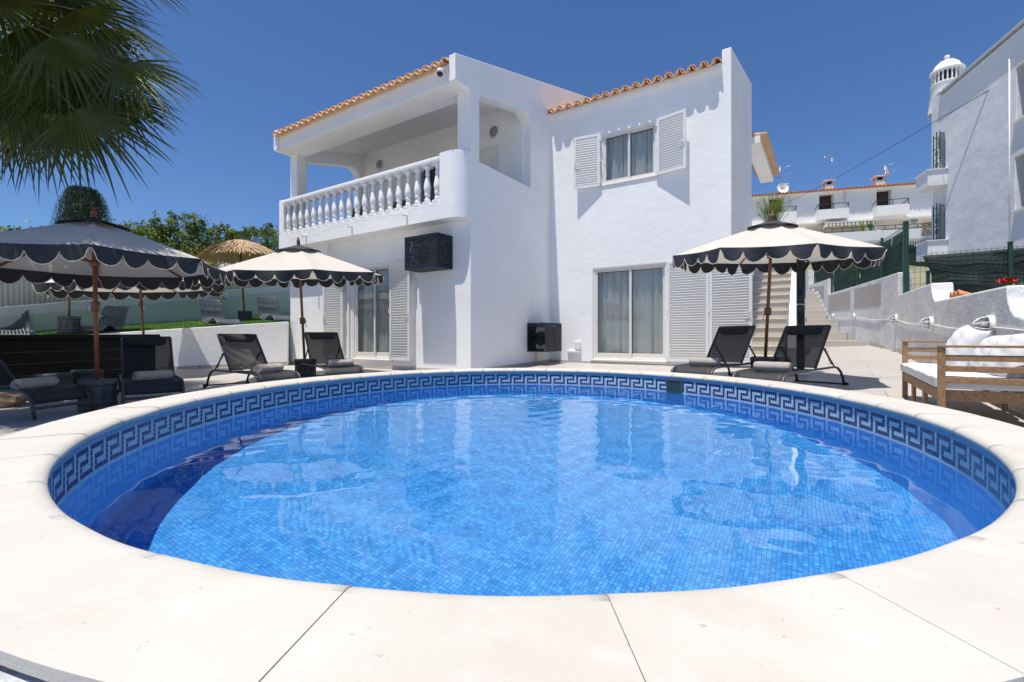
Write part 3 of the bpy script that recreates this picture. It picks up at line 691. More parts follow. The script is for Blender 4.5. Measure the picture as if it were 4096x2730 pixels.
# security camera under the roof corner
p = W2(-.23, -.46); o = empty('security_camera', (p.x, p.y, 6.08), HR, 'small white dome security camera under the roof corner', 'security camera')
m = MB(); m.box(.0, .06, -.0, .05, -.03, .10); m.tube([(.03, 0, .06), (-.04, -.06, .06), (-.06, -.08, .03)], .014, 8); m.build('bracket', alu, o)
m = MB(); m.lathe([(0, .05), (.045, .045), (.065, .02), (.07, -.01), (.055, -.05)], n=18, c=(-.07, -.09, -.01)); m.build('housing', alu, o)
m = MB(); m.lathe([(.058, -.02), (.058, -.05), (.04, -.085), (0, -.095)], n=18, c=(-.07, -.095, -.01)); m.build('lens_ball', blackrub, o)
# balcony furniture
def wicker(a, b, rz, lb):
    p = W2(a, b); o = empty('wicker_armchair', (p.x, p.y, 3.5), HR+rz, lb, 'armchair', 'wicker furniture on the balcony')
    wk = MATS.get('wicker') or mat('wicker', (.17, .12, .085), .8, .3, 60, .6, 90)
    m = MB(); m.box(-.33, .33, -.3, .3, .0, .34); m.build('seat', wk, o, bevel=.03)
    m = MB(); m.box(-.33, .33, .22, .30, .34, .86); m.build('backrest', wk, o, bevel=.03)
    for s_ in (-1, 1): m = MB(); m.box(s_*.33-.035, s_*.33+.035, -.3, .3, .3, .62); m.build('armrest', wk, o, bevel=.02)
    m = MB(); m.box(-.28, .28, -.29, .2, .34, .44); m.build('seat_cushion', navy, o, bevel=.03)
wicker(-4.2, .9, pi, 'wicker armchair behind the left balusters of the balcony'); wicker(-2.9, 1.1, pi, 'wicker armchair behind the middle of the balustrade')
wicker(-1.2, 1.2, pi*.9, 'wicker armchair behind the right end of the balustrade')
p = W2(-2.1, 1.5); o = empty('potted_plant', (p.x, p.y, 3.5), 0, 'small potted plant standing on the balcony', 'potted plant')
m = MB(); m.lathe([(0, 0), (.11, 0), (.15, .28), (.13, .28)], n=16); m.build('pot', blackrub, o)
m = MB()
for k in range(26):
    a = k*2.4; r = .25+.1*random.random(); m.add([(0, 0, .25), (cos(a)*r*.5-.02*sin(a), sin(a)*r*.5, .55+.1*random.random()), (cos(a)*r, sin(a)*r, .55+.3*random.random()), (cos(a)*r*.5+.03*sin(a), sin(a)*r*.5+.02, .5)], [(0, 1, 2, 3)])
m.build('leaves', leaf1, o, fix=False)

# ================================================================== SUN LOUNGERS
def make_lounger():
    """local x runs from the wheels (0) to the foot end (1.87); width .62"""
    o = empty('sun_lounger'); Wd = .31
    for s_ in (-1, 1):
        y = s_*Wd; m = MB()
        pts = [(0.02, y, .035), (.07, y, .15), (.14, y, .235), (.24, y, .295), (.36, y, .312), (.9, y, .315), (1.55, y, .318), (1.70, y, .312), (1.79, y, .27), (1.83, y, .19), (1.87, y, .0)]
        m.tube(pts, .019, 8, flat=.8); m.build('side_rail', frame_metal, o)
        m = MB(); m.tube([(.87, y*.93, .33), (.40, y*.93, .875)], .017, 8); m.build('back_rail', frame_metal, o)
        m = MB(); m.bar((.62, y*.90, .60), (.27, y*.90, .32), .012, .022); 
        for k in range(5): m.box(.36+k*.042, .375+k*.042, y*.90-.008, y*.90+.008, .35+k*.045, .40+k*.045)
        m.build('back_strut', frame_metal, o)
        m = MB(); m.lathe([(0, -.014), (.036, -.014), (.036, .014), (0, .014)], n=18, M=Matrix.Translation((0.0, y+s_*.026, .036)) @ Matrix.Rotation(pi/2, 4, 'X')); m.build('wheel', blackrub, o)
    m = MB(); m.tube([(.02, -Wd, .05), (.02, Wd, .05)], .012, 8); m.build('axle', frame_metal, o)
    m = MB(); m.bar((1.845, -Wd, .12), (1.845, Wd, .12), .012, .035); m.build('front_stretcher', frame_metal, o)
    m = MB(); m.tube([(.395, -Wd*.93, .88), (.395, Wd*.93, .88)], .016, 8); m.tube([(.43, -Wd*.93, .84), (.43, Wd*.93, .84)], .009, 6); m.build('head_bar', frame_metal, o)
    m = MB(); prof = [(.88, .318), (1.1, .312), (1.3, .312), (1.5, .318), (1.68, .322), (1.765, .298), (1.806, .24), (1.825, .17)]; n = 9
    for i, (x, z) in enumerate(prof):
        for j in range(n): yy = -Wd+.012+(2*Wd-.024)*j/(n-1); sag = .022*(1-(yy/Wd)**2)*(1 if 0 < i < 5 else .2); m.v.append((x, yy, z-sag))
    for i in range(len(prof)-1):
        for j in range(n-1): m.f.append([i*n+j, (i+1)*n+j, (i+1)*n+j+1, i*n+j+1]); m.m.append(0); m.sm.append(True)
    m.build('seat_sling', sling_seat, o, solid=.004, fix=False)
    m = MB(); k = 8
    for i in range(k+1):
        f = i/k; x = .87-.465*f; z = .33+.54*f; sag = .03*sin(pi*f)
        for j in range(n): yy = -.285+.57*j/(n-1); q = (1-(yy/.285)**2)*sag; m.v.append((x-q*.75, yy, z-q*.65))
    for i in range(k):
        for j in range(n-1): m.f.append([i*n+j, (i+1)*n+j, (i+1)*n+j+1, i*n+j+1]); m.m.append(0); m.sm.append(True)
    m.build('back_sling', sling, o, fix=False)
    m = MB(); c = Vector((.485, 0, .815)); ax = Vector((-.65, 0, .76)); nn = Vector((.76, 0, .65)); q = 14
    for i in range(11):
        yy = -.22+.44*i/10; e = 1 if 0 < i < 10 else .75
        for t in range(q):
            an = 2*pi*t/q; m.v.append(c+Vector((0, yy, 0))+ax*cos(an)*.085*e+nn*(sin(an)*.036*e+.02))
    for i in range(10):
        for t in range(q): m.f.append([i*q+t, i*q+(t+1) % q, (i+1)*q+(t+1) % q, (i+1)*q+t]); m.m.append(0); m.sm.append(True)
    m.f += [list(range(q))[::-1], [10*q+t for t in range(q)]]; m.m += [0, 0]; m.sm += [False, False]
    m.build('head_pillow', pillow_m, o)
    return o
LB = [((-5.1, 5.42), (.99, -.12), 'black sun lounger at the far left pointing its foot end towards the pool', .095),
      ((-4.58, 6.08), (.65, -.76), 'black sun lounger in front of the black bar, facing the pool', .13),
      ((-3.35, 6.9), (.79, -.61), 'black sun lounger standing before the low white planter wall', .19),
      ((-2.70, 7.73), (.6, -.8), 'black sun lounger beside the glass door with white shutters', .25),
      ((2.55, 6.85), (-.78, -.63), 'black sun lounger nearer the louvred door shutters, by the outdoor stairs', .35),
      ((3.03, 5.93), (-.817, -.577), 'black sun lounger on the right in front of the outdoor shower', .33)]
proto = make_lounger()
def make_towel():
    m = MB(); n = 60; turns = 3.6; Lw = .43; th = .0075; pts = []
    for i in range(n+1):
        f = i/n; a = turns*2*pi*f; r = .012+.060*f+.0015*sin(7*a); pts.append((r*cos(a), r*sin(a)*.92, r, a))
    outer = [((r+th)*cos(a), (r+th)*sin(a)*.92) for _, _, r, a in pts]; inner = [((r-th)*cos(a), (r-th)*sin(a)*.92) for _, _, r, a in pts]
    M_ = 8
    for j in range(M_+1):
        y = -Lw/2+Lw*j/M_; e = (.93 if j in (0, M_) else 1); w_ = .006*sin(j*2.1)
        for (x, z) in outer: m.v.append((x*e+w_, y+.004*sin(9*x+30*z), z*e+.075))
        for (x, z) in inner: m.v.append((x*e+w_, y+.006*sin(40*x), z*e+.075))
    N_ = n+1
    for j in range(M_):
        for i in range(n):
            a = j*2*N_; b_ = (j+1)*2*N_
            m.f.append([a+i, a+i+1, b_+i+1, b_+i]); m.f.append([b_+N_+i, b_+N_+i+1, a+N_+i+1, a+N_+i]); m.m += [0, 0]; m.sm += [True, True]
        m.f.append([j*2*N_+n, j*2*N_+N_+n, (j+1)*2*N_+N_+n, (j+1)*2*N_+n]); m.m.append(0); m.sm.append(False)
    for j in (0, M_):
        a = j*2*N_
        for i in range(n): m.f.append([a+i, a+i+1, a+N_+i+1, a+N_+i]); m.m.append(0); m.sm.append(False)
    return m.build('rolled_towel', towel_m, None, fix=False)
tw0 = make_towel()
TL = ['rolled beige towel on the far left lounger', 'rolled beige towel on the lounger in front of the bar', 'rolled beige towel on the lounger by the low white planter wall',
      'rolled beige towel on the lounger beside the glass door', 'rolled beige towel on the lounger by the louvred shutters', 'rolled beige towel with grey corner on the lounger by the shower']
for i, ((fx_, fy_), (hx, hy), lb, gz) in enumerate(LB):
    o = proto if i == 0 else copy_tree(proto)
    hn = Vector((hx, hy)).normalized(); o.location = (fx_-1.87*hn.x, fy_-1.87*hn.y, g(fx_-.9*hn.x, fy_-.9*hn.y)); 
    pitch = .035*(hn.dot(vv))
    o.rotation_euler = (0, -pitch, atan2(hn.y, hn.x)); tag(o, lb, 'sun lounger', 'black sun loungers around the pool')
    t = tw0 if i == 0 else tw0.copy()
    if i: COL.objects.link(t)
    s_ = 1.47; pz = o.location.z+.298+math.tan(pitch)*s_
    t.location = (o.location.x+hn.x*s_+.02, o.location.y+hn.y*s_, pz); t.rotation_euler = (0, 0, atan2(hn.y, hn.x)+[.12, .3, .35, .15, .1, .12][i])
    tag(t, TL[i], 'towel', 'rolled towels on the loungers')

# ================================================================== UMBRELLAS, POTS
def make_pot(r=.195, h=.37):
    m = MB(); pr = [(0, 0), (r*.97, 0), (r*1.0, .02), (r*.97, .05), (r*.97, h-.06), (r*1.02, h-.05), (r*1.02, h-.01), (r*.98, h), (0, h)]
    o = m.lathe(pr, n=40).build('cement_pot', cement)
    z0 = MB(); q = 30
    for zc, hh in ((h*.80, .035), (h*.17, .03)):
        for k in range(q):
            a0, a1 = 2*pi*k/q, 2*pi*(k+.5)/q; a2 = 2*pi*(k+1)/q; R_ = r*.985
            z0.add([(R_*cos(a0), R_*sin(a0), zc+hh/2), (R_*cos(a2), R_*sin(a2), zc+hh/2), (R_*cos(a1), R_*sin(a1), zc-hh/2)], [(0, 1, 2)])
    for k in range(10):
        for j in range(4):
            a0 = 2*pi*k/10; w_ = .10*(4-j)/4*1.8; hz = .055*(4-j)/4*1.35; zc = h*.48; R_ = r*.982
            P_ = [(a0-w_, zc), (a0, zc+hz), (a0+w_, zc), (a0, zc-hz)]
            for i in range(4):
                (aa, za), (ab, zb) = P_[i], P_[(i+1) % 4]
                z0.add([(R_*cos(aa), R_*sin(aa), za-.0035), (R_*cos(ab), R_*sin(ab), zb-.0035), (R_*cos(ab), R_*sin(ab), zb+.0035), (R_*cos(aa), R_*sin(aa), za+.0035)], [(0, 1, 2, 3)])
    z0.build('carved_pattern', cement_d, o, fix=False); return o
pot0 = make_pot(); potn = 0
def place_pot(X, Y, lb, z=None, s=1.0, grp='carved cement pots'):
    global potn
    o = pot0 if potn == 0 else copy_tree(pot0); potn += 1
    o.location = (X, Y, g(X, Y) if z is None else z); o.rotation_euler = (0, 0, potn*1.3); o.scale = (s, s, s); tag(o, lb, 'pot', grp); return o
def umbrella(X, Y, z0, R_, rim, rise, yaw, lean, lb, crank_h=1.05, pole_r=.024, crank_side=-1):
    """eight sided market parasol; rim and rise are heights above z0; lean = (rotx, roty)"""
    o = empty('parasol', (X, Y, z0), 0, lb, 'parasol', 'scalloped cream and navy parasols', rot=(lean[0], lean[1], 0))
    vt = [Vector((R_*cos(yaw+k*pi/4), R_*sin(yaw+k*pi/4), rim)) for k in range(8)]; top = Vector((0, 0, rim+rise))
    m = MB(); nu, nv = 8, 10
    for k in range(8):
        a, b_ = vt[k], vt[(k+1) % 8]; base = len(m.v)
        for j in range(nv+1):
            f = j/nv
            for i in range(nu+1):
                u = i/nu; e = a.lerp(b_, u); bow = sin(pi*u); p_ = top.lerp(e, f); p_.z += -.035*sin(pi*f)*bow*(1-.2*f)+.012*sin(pi*f)
                rad = Vector((e.x, e.y, 0)); p_ -= rad*(.035*bow*f*f); p_.z -= .012*bow*f+.004*sin(9*u+5*f+k*2)*f*bow; m.v.append(p_)
        for j in range(nv):
            for i in range(nu): q = base+j*(nu+1)+i; m.f.append([q, q+1, q+nu+2, q+nu+1]); m.m.append(0); m.sm.append(True)
    m.build('canopy', cream, o, fix=False)
    va = MB(); pi_ = MB(); rnd = random.Random(int(abs(X)*100)+3)
    for k in range(8):
        a, b_ = vt[k], vt[(k+1) % 8]; nn = 44; ns = 4.0; out = ((a+b_)/2); out.z = 0; out.normalize(); lo = []; base = len(va.v); ph = rnd.uniform(0, 6)
        for i in range(nn+1):
            u = i/nn; e = a.lerp(b_, u); bow = sin(pi*u); rad = Vector((e.x, e.y, 0)); e = e-rad*(.035*bow); e.z -= .012*bow
            sc = abs(sin(pi*ns*u)) ** .55; h = .065+.115*sc*(1+.18*sin(ph+u*9))
            if i == 0 or i == nn: h = .03
            if i in (1, nn-1): h = .07
            fl = .030*sin(ph+u*11)*(.4+.6*sin(pi*u))+.03*(rnd.random()-.5)*0+.012
            lowp = e+out*(fl)+Vector((0, 0, -h)); lo.append(lowp)
            va.v += [e+Vector((0, 0, .004))+out*.003, e+out*(.006+fl*.5)-Vector((0, 0, h*.5)), lowp]
        for i in range(nn):
            q = base+i*3; va.f += [[q, q+3, q+4, q+1], [q+1, q+4, q+5, q+2]]; va.m += [0, 0]; va.sm += [True, True]
        pi_.tube(lo, .0045, 5)
    v_ = va.build('valance', navy, o, fix=False); pi_.build('piping', piping, v_, fix=False)
    m = MB(); r2 = R_*.24; tz = rim+rise*(1-.24)
    for k in range(8):
        a, b_ = yaw+k*pi/4, yaw+(k+1)*pi/4; base = len(m.v)
        for j in range(5):
            f = j/4
            for i in range(7):
                u = i/6; ang = a+(b_-a)*u; c_ = cos(pi/8)/cos(ang-(a+b_)/2); rr_ = r2*f*c_*1.08; zz = (rim+rise+.035)-(rise*.24+.0)*f+(.018*sin(pi*u)*f); m.v.append((rr_*cos(ang), rr_*sin(ang), zz))
        for j in range(4):
            for i in range(6): q = base+j*7+i; m.f.append([q, q+1, q+8, q+7]); m.m.append(0); m.sm.append(True)
    m.build('vent_cap', navy, o, fix=False)
    m = MB(); zt = rim+rise+.03
    m.lathe([(.0, 0), (.03, 0), (.036, .015), (.026, .035), (.03, .05), (.036, .065), (.03, .085), (.016, .10), (.02, .115), (.014, .135), (0, .145)], c=(0, 0, zt), n=14); m.build('finial', wood_red, o)
    m = MB(); m.tube([(0, 0, .05), (0, 0, rim+rise+.03)], pole_r, 14); m.build('pole', wood_red, o)
    m = MB(); m.lathe([(.02, 0), (.045, .0), (.05, .02), (.05, .10), (.045, .12), (.02, .12)], c=(0, 0, crank_h), n=12); hb = m.build('crank_box', wood_red, o)
    m = MB(); s_ = crank_side; m.tube([(s_*.05, -.02, crank_h+.08), (s_*.075, -.03, crank_h+.08), (s_*.075, -.03, crank_h-.06), (s_*.11, -.04, crank_h-.06)], .008, 6); m.build('crank_handle', chrome, hb)
    zh = rim-.04
    m = MB(); m.lathe([(.02, 0), (.05, 0), (.05, .07), (.02, .07)], c=(0, 0, zh), n=12); m.build('runner', wood_red, o)
    for k in range(8):
        a = vt[k]; m = MB(); m.bar((0, 0, rim+rise-.05), (a.x*.985, a.y*.985, a.z-.014), .018, .022); mid = Vector((a.x*.52, a.y*.52, rim+rise*.48-.035)); m.bar((0, 0, zh+.035), mid, .014, .018); m.build('rib', wood_red, o)
    return o
umbrella(-5.2, 5.96, g(-5.2, 5.96), 1.42, 1.83, .54, radians(-5), (0, radians(-1.2)), 'big parasol shaded by the palm at the left edge of the terrace', 1.22, crank_side=1)
place_pot(-5.2, 5.96, 'carved dark cement pot carrying the leftmost parasol pole')
umbrella(-7.93, 10.3, g(-7.9, 10.3), 1.66, 1.93, .5, radians(12), (radians(2), radians(-2.5)), 'parasol standing behind the black bar', 1.5, crank_side=1)
umbrella(-3.98, 9.15, g(-4, 9.15), 1.56, 1.98, .53, radians(-14), (radians(4.5), radians(-1.0)), 'parasol between the two loungers beside the glass door', 1.05, crank_side=1)
place_pot(-3.98, 9.15, 'carved dark cement pot under the parasol beside the glass door')
umbrella(3.92, 7.38, g(3.92, 7.38), 1.43, 1.93, .50, radians(-8), (radians(4.0), radians(.8)), 'parasol on the right between two loungers in front of the stairs', 1.02)
place_pot(3.92, 7.38, 'carved dark cement pot under the right parasol')
place_pot(-6.76, 7.0, 'carved cement pot by the bar, left one of the pair'); place_pot(-6.71, 7.5, 'carved cement pot by the bar, right one of the pair')
umbrella(-11.1, 11.9, 1.14, 1.35, 1.95, .45, 0, (0, 0), 'parasol standing on the raised lawn behind the left chairs', 1.0)
place_pot(-11.1, 11.9, 'carved cement pot on the raised lawn between the two left rocking chairs', 1.14, 1.12)
place_pot(-9.0, 16.0, 'carved cement pot on the raised lawn under the thatched parasol', 1.52, 1.1)
# thatched parasol
o = empty('thatched_parasol', (-9.0, 16.0, 1.6), 0, 'straw thatched parasol on the raised lawn', 'thatched parasol', rot=(0, radians(-4), 0))
m = MB(); m.tube([(0, 0, .1), (0, 0, 2.6)], .03, 10); m.build('pole', wood_red, o)
m = MB(); rnd = random.Random(5)
for lay in range(14):
    f = lay/13; r0 = .05+1.05*f; z0 = 2.66-.36*f**1.9
    n_ = int(90+210*f)
    for k in range(n_):
        a = 2*pi*k/n_+rnd.uniform(-.04, .04); ln = rnd.uniform(.28, .40); w_ = .018+.012*rnd.random(); zz = z0+rnd.uniform(-.02, .03); dr = rnd.uniform(.65, 1.0); dz = ln*(.12+.60*f)*rnd.uniform(.8, 1.1)
        c_, s_ = cos(a), sin(a); r1 = r0+ln*dr*(.9-.35*f)
        m.add([(r0*.8*c_-w_*s_, r0*.8*s_+w_*c_, zz+.03), (r0*.8*c_+w_*s_, r0*.8*s_-w_*c_, zz+.03), (r1*c_+w_*.4*s_, r1*s_-w_*.4*c_, zz-dz), (r1*c_-w_*.4*s_, r1*s_+w_*.4*c_, zz-dz+.01)], [(0, 1, 2, 3)])
m.build('thatch_canopy', thatch, o, fix=False)

# ================================================================== LEFT SIDE: BAR, PLANTER, LAWN, BOUNDARY
A0, B0 = Vector((-8.1, 6.4)), Vector((-7.23, 9.64)); bd_ = (B0-A0).normalized(); bl = (B0-A0).length
bar = empty('outdoor_bar', (A0.x, A0.y, 0), atan2(bd_.y, bd_.x), 'long black slatted outdoor bar counter on the left', 'bar counter', rot=(0, -.012, atan2(bd_.y, bd_.x)))
m = MB(); m.box(-.05, bl+.05, -.07, .62, .975, 1.045); m.build('counter_top', bar_black, bar, bevel=.006)
for i in range(4):
    z = .20+.19*i; m = MB(); m.box(0, bl, 0, .03, z, z+.184); m.build('front_board', bar_black, bar, bevel=.003)
m = MB()
for i in range(4): z = .20+.19*i; m.box(0.01, bl, -.001, .02, z-.0045, z-.0005)
m.build('joint_trim', bar_line, bar)
m = MB(); m.box(0, bl, .035, .58, .0, .973); m.build('carcass', bar_black, bar)
# planter wall towards the pool
F0, F1 = Vector((-5.86, 12.39)), Vector((-13.2, 11.03))
def ftop(t): return 1.444-.052*t*7.46/.9*.62
def WLp(t): return Vector((-12.65+.3482*t, 12.65+.9374*t))
def wz(t, z0, z1): return z0+(z1-z0)*(t+.727)/9.307
fl_ = (F1-F0).length; fd = (F1-F0).normalized(); fn = Vector((-fd.y, fd.x))
def fz(s): return 1.440-.075*s
pw = MB(); gz0 = .28
def prism_line(m, P, Q, th, zb0, zb1, zt0, zt1, mi=0, side=1):
    d = (Q-P).normalized(); n = Vector((-d.y, d.x))*th*side
    vs = [(*P, zb0), (*Q, zb1), (*(Q+n), zb1), (*(P+n), zb0), (*P, zt0), (*Q, zt1), (*(Q+n), zt1), (*(P+n), zt0)]
    m.add(vs, [(0, 1, 2, 3), (4, 7, 6, 5), (0, 4, 5, 1), (1, 5, 6, 2), (2, 6, 7, 3), (3, 7, 4, 0)], mi)
pln = empty('planter_wall', (0, 0, 0), 0, 'low white wall holding the raised lawn, running from the house to the bar', 'retaining wall')
prism_line(pw, F0, F1, .12, -.1, -.1, fz(0), fz(fl_), side=-1); pw.build('wall_body', plaster, pln, bevel=.012)
pw = MB(); d0 = fn*.012; prism_line(pw, F0+d0, F1+d0, .011, -.1, -.1, .40, .12, side=-1); pw.build('skirting', skirt_m, pln)
# raised lawn
def lawn_z(u, v):          # u along, v from front edge to wall
    s = fl_*u; t = 10.5-11.5*u; return (fz(s)-.02)*(1-v)+v*wz(t, 1.13, 2.06)
def lawn_p(u, v):
    A = F0+fd*(fl_*u)-fn*.1; B = WLp(10.5-11.5*u); return A.lerp(B, v)
m = MB(); nu, nv = 40, 14
for i in range(nu+1):
    for j in range(nv+1): p = lawn_p(i/nu, j/nv); m.v.append((p.x, p.y, lawn_z(i/nu, j/nv)))
for i in range(nu):
    for j in range(nv): a = i*(nv+1)+j; m.f.append([a, a+1, a+nv+2, a+nv+1]); m.m.append(0); m.sm.append(True)
lawn_m = mat('artificial turf base', (.05, .12, .012), .9, .25, 6, .8, 160)
tag(m.build('lawn_bed', lawn_m, fix=False), kind='structure')
m = MB(); rnd = random.Random(11)
for k in range(26000):
    u, v = rnd.random()**1.1, rnd.random(); p = lawn_p(u, v); z = lawn_z(u, v); a = rnd.uniform(0, 2*pi); h = rnd.uniform(.02, .038); w_ = .006; lx, ly = rnd.uniform(-.015, .015), rnd.uniform(-.015, .015)
    m.v += [(p.x-w_*cos(a), p.y-w_*sin(a), z), (p.x+w_*cos(a), p.y+w_*sin(a), z), (p.x+lx, p.y+ly, z+h)]; q = 3*k; m.f.append([q, q+1, q+2]); m.m.append(0); m.sm.append(False)
tag(m.build('grass', mat('turf blade', (.075, .19, .012), .6, .3, 3, transl=.2), fix=False), 'short bright green turf on the raised bed', 'grass', kind='stuff')
# boundary wall with ledges, corrugated screen above
bw = empty('boundary_wall', (0, 0, 0), 0, 'long shaded boundary wall with thin light ledge lines behind the raised lawn', 'wall')
Pm, Pn = WLp(-4), WLp(13)
def seg(name, z00, z01, z10, z11, th, off, mt):
    m = MB(); d = (Pn-Pm).normalized(); n = Vector((d.y, -d.x))*off
    prism_line(m, Pm+n, Pn+n, th, wz(-4, z00, z01), wz(13, z00, z01), wz(-4, z10, z11), wz(13, z10, z11)); m.build(name, mt, bw)
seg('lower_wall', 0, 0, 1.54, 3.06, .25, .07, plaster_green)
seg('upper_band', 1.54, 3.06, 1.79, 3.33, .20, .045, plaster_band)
m = MB(); N_ = 620; d = (Pn-Pm).normalized(); nn = Vector((d.y, -d.x)); Ln = (Pn-Pm).length
for i in range(N_+1):
    s_ = Ln*i/N_; t = -4+17*i/N_; ph = s_/.105*2*pi; off = .014*max(-1, min(1, 1.8*sin(ph))); p = Pm+d*s_+nn*off
    m.v += [(*p, wz(t, 1.80, 3.34)), (*p, wz(t, 3.12, 4.32))]
for i in range(N_): m.f.append([2*i, 2*i+2, 2*i+3, 2*i+1]); m.m.append(0); m.sm.append(True)
sc_ = m.build('corrugated_screen', mat('pale corrugated sheet', (.50, .53, .56), .5, .04, 2), None, fix=False, solid=.002); tag(sc_, 'pale corrugated sheet screen standing on the boundary wall', 'screen')
def bulkhead(p, nrm, r, lb, label_group):
    """round caged bulkhead lamp; nrm = outward direction"""
    rz = atan2(nrm.y, nrm.x); o = empty('bulkhead_lamp', p, rz, lb, 'wall lamp', label_group)
    R = Matrix.Rotation(pi/2, 4, 'Y')
    m = MB(); m.lathe([(0, 0), (r, 0), (r, .045), (r*.9, .05), (r*.82, .05)], n=24, M=R); m.build('lamp_base', alu, o)
    m = MB(); m.lathe([(r*.80, .045), (r*.76, .09), (r*.60, .125), (r*.3, .145), (0, .15)], n=20, M=R); m.build('lamp_glass', lamp_glass, o)
    m = MB(); m.lathe([(0, .05), (r*.4, .05), (r*.4, .10), (r*.2, .12), (0, .12)], n=14, M=R); m.build('bulb', mat('frosted bulb', (.5, .5, .5), .3) if 'frosted bulb' not in MATS else MATS['frosted bulb'], o)
    m = MB()
    for an in (-.38, .38):
        m.tube([(.05, r*.9*sin(an)*1.1-.0, r*.92*cos(an)), (.11, r*.75*sin(an), r*.78*cos(an)), (.158, r*.42*sin(an), r*.4*cos(an)), (.162, r*.4*sin(an), -r*.4*cos(an)), (.11, r*.75*sin(an), -r*.78*cos(an)), (.05, r*.9*sin(an)*1.1, -r*.92*cos(an))], .006, 5)
        m.tube([(.05, r*.92*cos(an), r*.9*sin(an)), (.11, r*.78*cos(an), r*.75*sin(an)), (.16, r*.4*cos(an), r*.42*sin(an)), (.16, -r*.4*cos(an), r*.42*sin(an)), (.11, -r*.78*cos(an), r*.75*sin(an)), (.05, -r*.92*cos(an), r*.9*sin(an))], .006, 5)
    m.build('cage', alu, o)
nb = Vector((d.y, -d.x))
for px_, lb in ((890, 'caged bulkhead lamp on the green wall above the raised lawn'), (368, 'caged bulkhead lamp on the green wall behind the parasol pole')):
    r_ = (px_-CX)/F; t = (-12.65-12.65*r_)/(.9374*r_-.3482); p = WLp(t)+nb*.07
    zc = wz(t, 1.54, 3.06)
    bulkhead((p.x, p.y, zc), Vector((nb.x, nb.y, 0)), .14, lb, 'caged bulkhead lamps on the left wall')
def lawn_at(px_, v):
    lo, hi = 0.0, 1.0; r_ = (px_-CX)/F
    for _ in range(40):
        md = (lo+hi)/2; p = lawn_p(md, v)
        if p.x/p.y > r_: lo = md
        else: hi = md
    return Vector((p.x, p.y, lawn_z(md, v)))
# rocking plastic chairs
def make_rocker():
    pr = [(-.42, .02), (-.36, .07), (-.28, .13), (-.20, .155), (-.12, .14), (-.02, .085), (.08, .045), (.18, .045), (.28, .09), (.35, .18), (.40, .30), (.45, .44), (.50, .56), (.56, .66), (.60, .69)]
    fine = []
    for i in range(len(pr)-1):
        for k in range(3): f = k/3; fine.append((pr[i][0]*(1-f)+pr[i+1][0]*f, pr[i][1]*(1-f)+pr[i+1][1]*f))
    fine.append(pr[-1]); m = MB(); nc = 31; n = len(fine)
    for i, (x, z) in enumerate(fine):
        for j in range(nc+1):
            y = -.31+.62*j/nc; wdt = 1-.10*(i/n)**2; m.v.append((x+.05*(1-(y/.31)**2)*(1 if i > 27 else .2), y*wdt, z-.012*(1-(y/.31)**2)))
    for i in range(n-1):
        for j in range(nc):
            if j % 3 == 1 and 1 < j < nc-1 and (i % 8) not in (0, 7) and 2 < i < n-3: continue
            a = i*(nc+1)+j; m.f.append([a, a+nc+1, a+nc+2, a+1]); m.m.append(0); m.sm.append(True)
    return m.build('rocking_chair', plastic, None, fix=False, solid=.014)
rk0 = make_rocker()
RK = [((60, .32), 11.4, radians(142), 'grey slotted plastic rocking chair at the far left of the lawn'), ((405, .2), 11.9, radians(98), 'grey slotted plastic rocking chair on the lawn behind the main parasol pole'),
      ((885, .10), 13.6, radians(150), 'sunlit grey slotted plastic rocking chair near the middle of the lawn'), ((1110, .09), 14.0, radians(146), 'dark shaded slotted plastic rocking chair next to the house corner')]
for i, ((px_, py_), Y_, rz, lb) in enumerate(RK):
    o = rk0 if i == 0 else rk0.copy()
    if i: COL.objects.link(o)
    p = lawn_at(px_, py_); o.location = (p.x, p.y, p.z+.02); o.rotation_euler = (0, 0, rz); o.scale = (1.05, 1.05, 1.05); tag(o, lb, 'rocking chair', 'slotted plastic rocking chairs')
# rock
m = MB(); rnd = random.Random(3); n1, n2 = 14, 9
for j in range(n2+1):
    for i in range(n1):
        th_, ph = 2*pi*i/n1, pi*j/n2; r = .21*(1+.28*(rnd.random()-.5)); m.v.append((r*1.3*sin(ph)*cos(th_), r*sin(ph)*sin(th_), .13+r*.75*cos(ph)))
for j in range(n2):
    for i in range(n1): m.f.append([j*n1+i, j*n1+(i+1) % n1, (j+1)*n1+(i+1) % n1, (j+1)*n1+i]); m.m.append(0); m.sm.append(False)
tag(m.build('rock', rock_m, None, (-6.75, 6.3, g(-6.75, 6.3)-.02)), 'ochre rock lying on the terrace behind the far left lounger', 'rock')

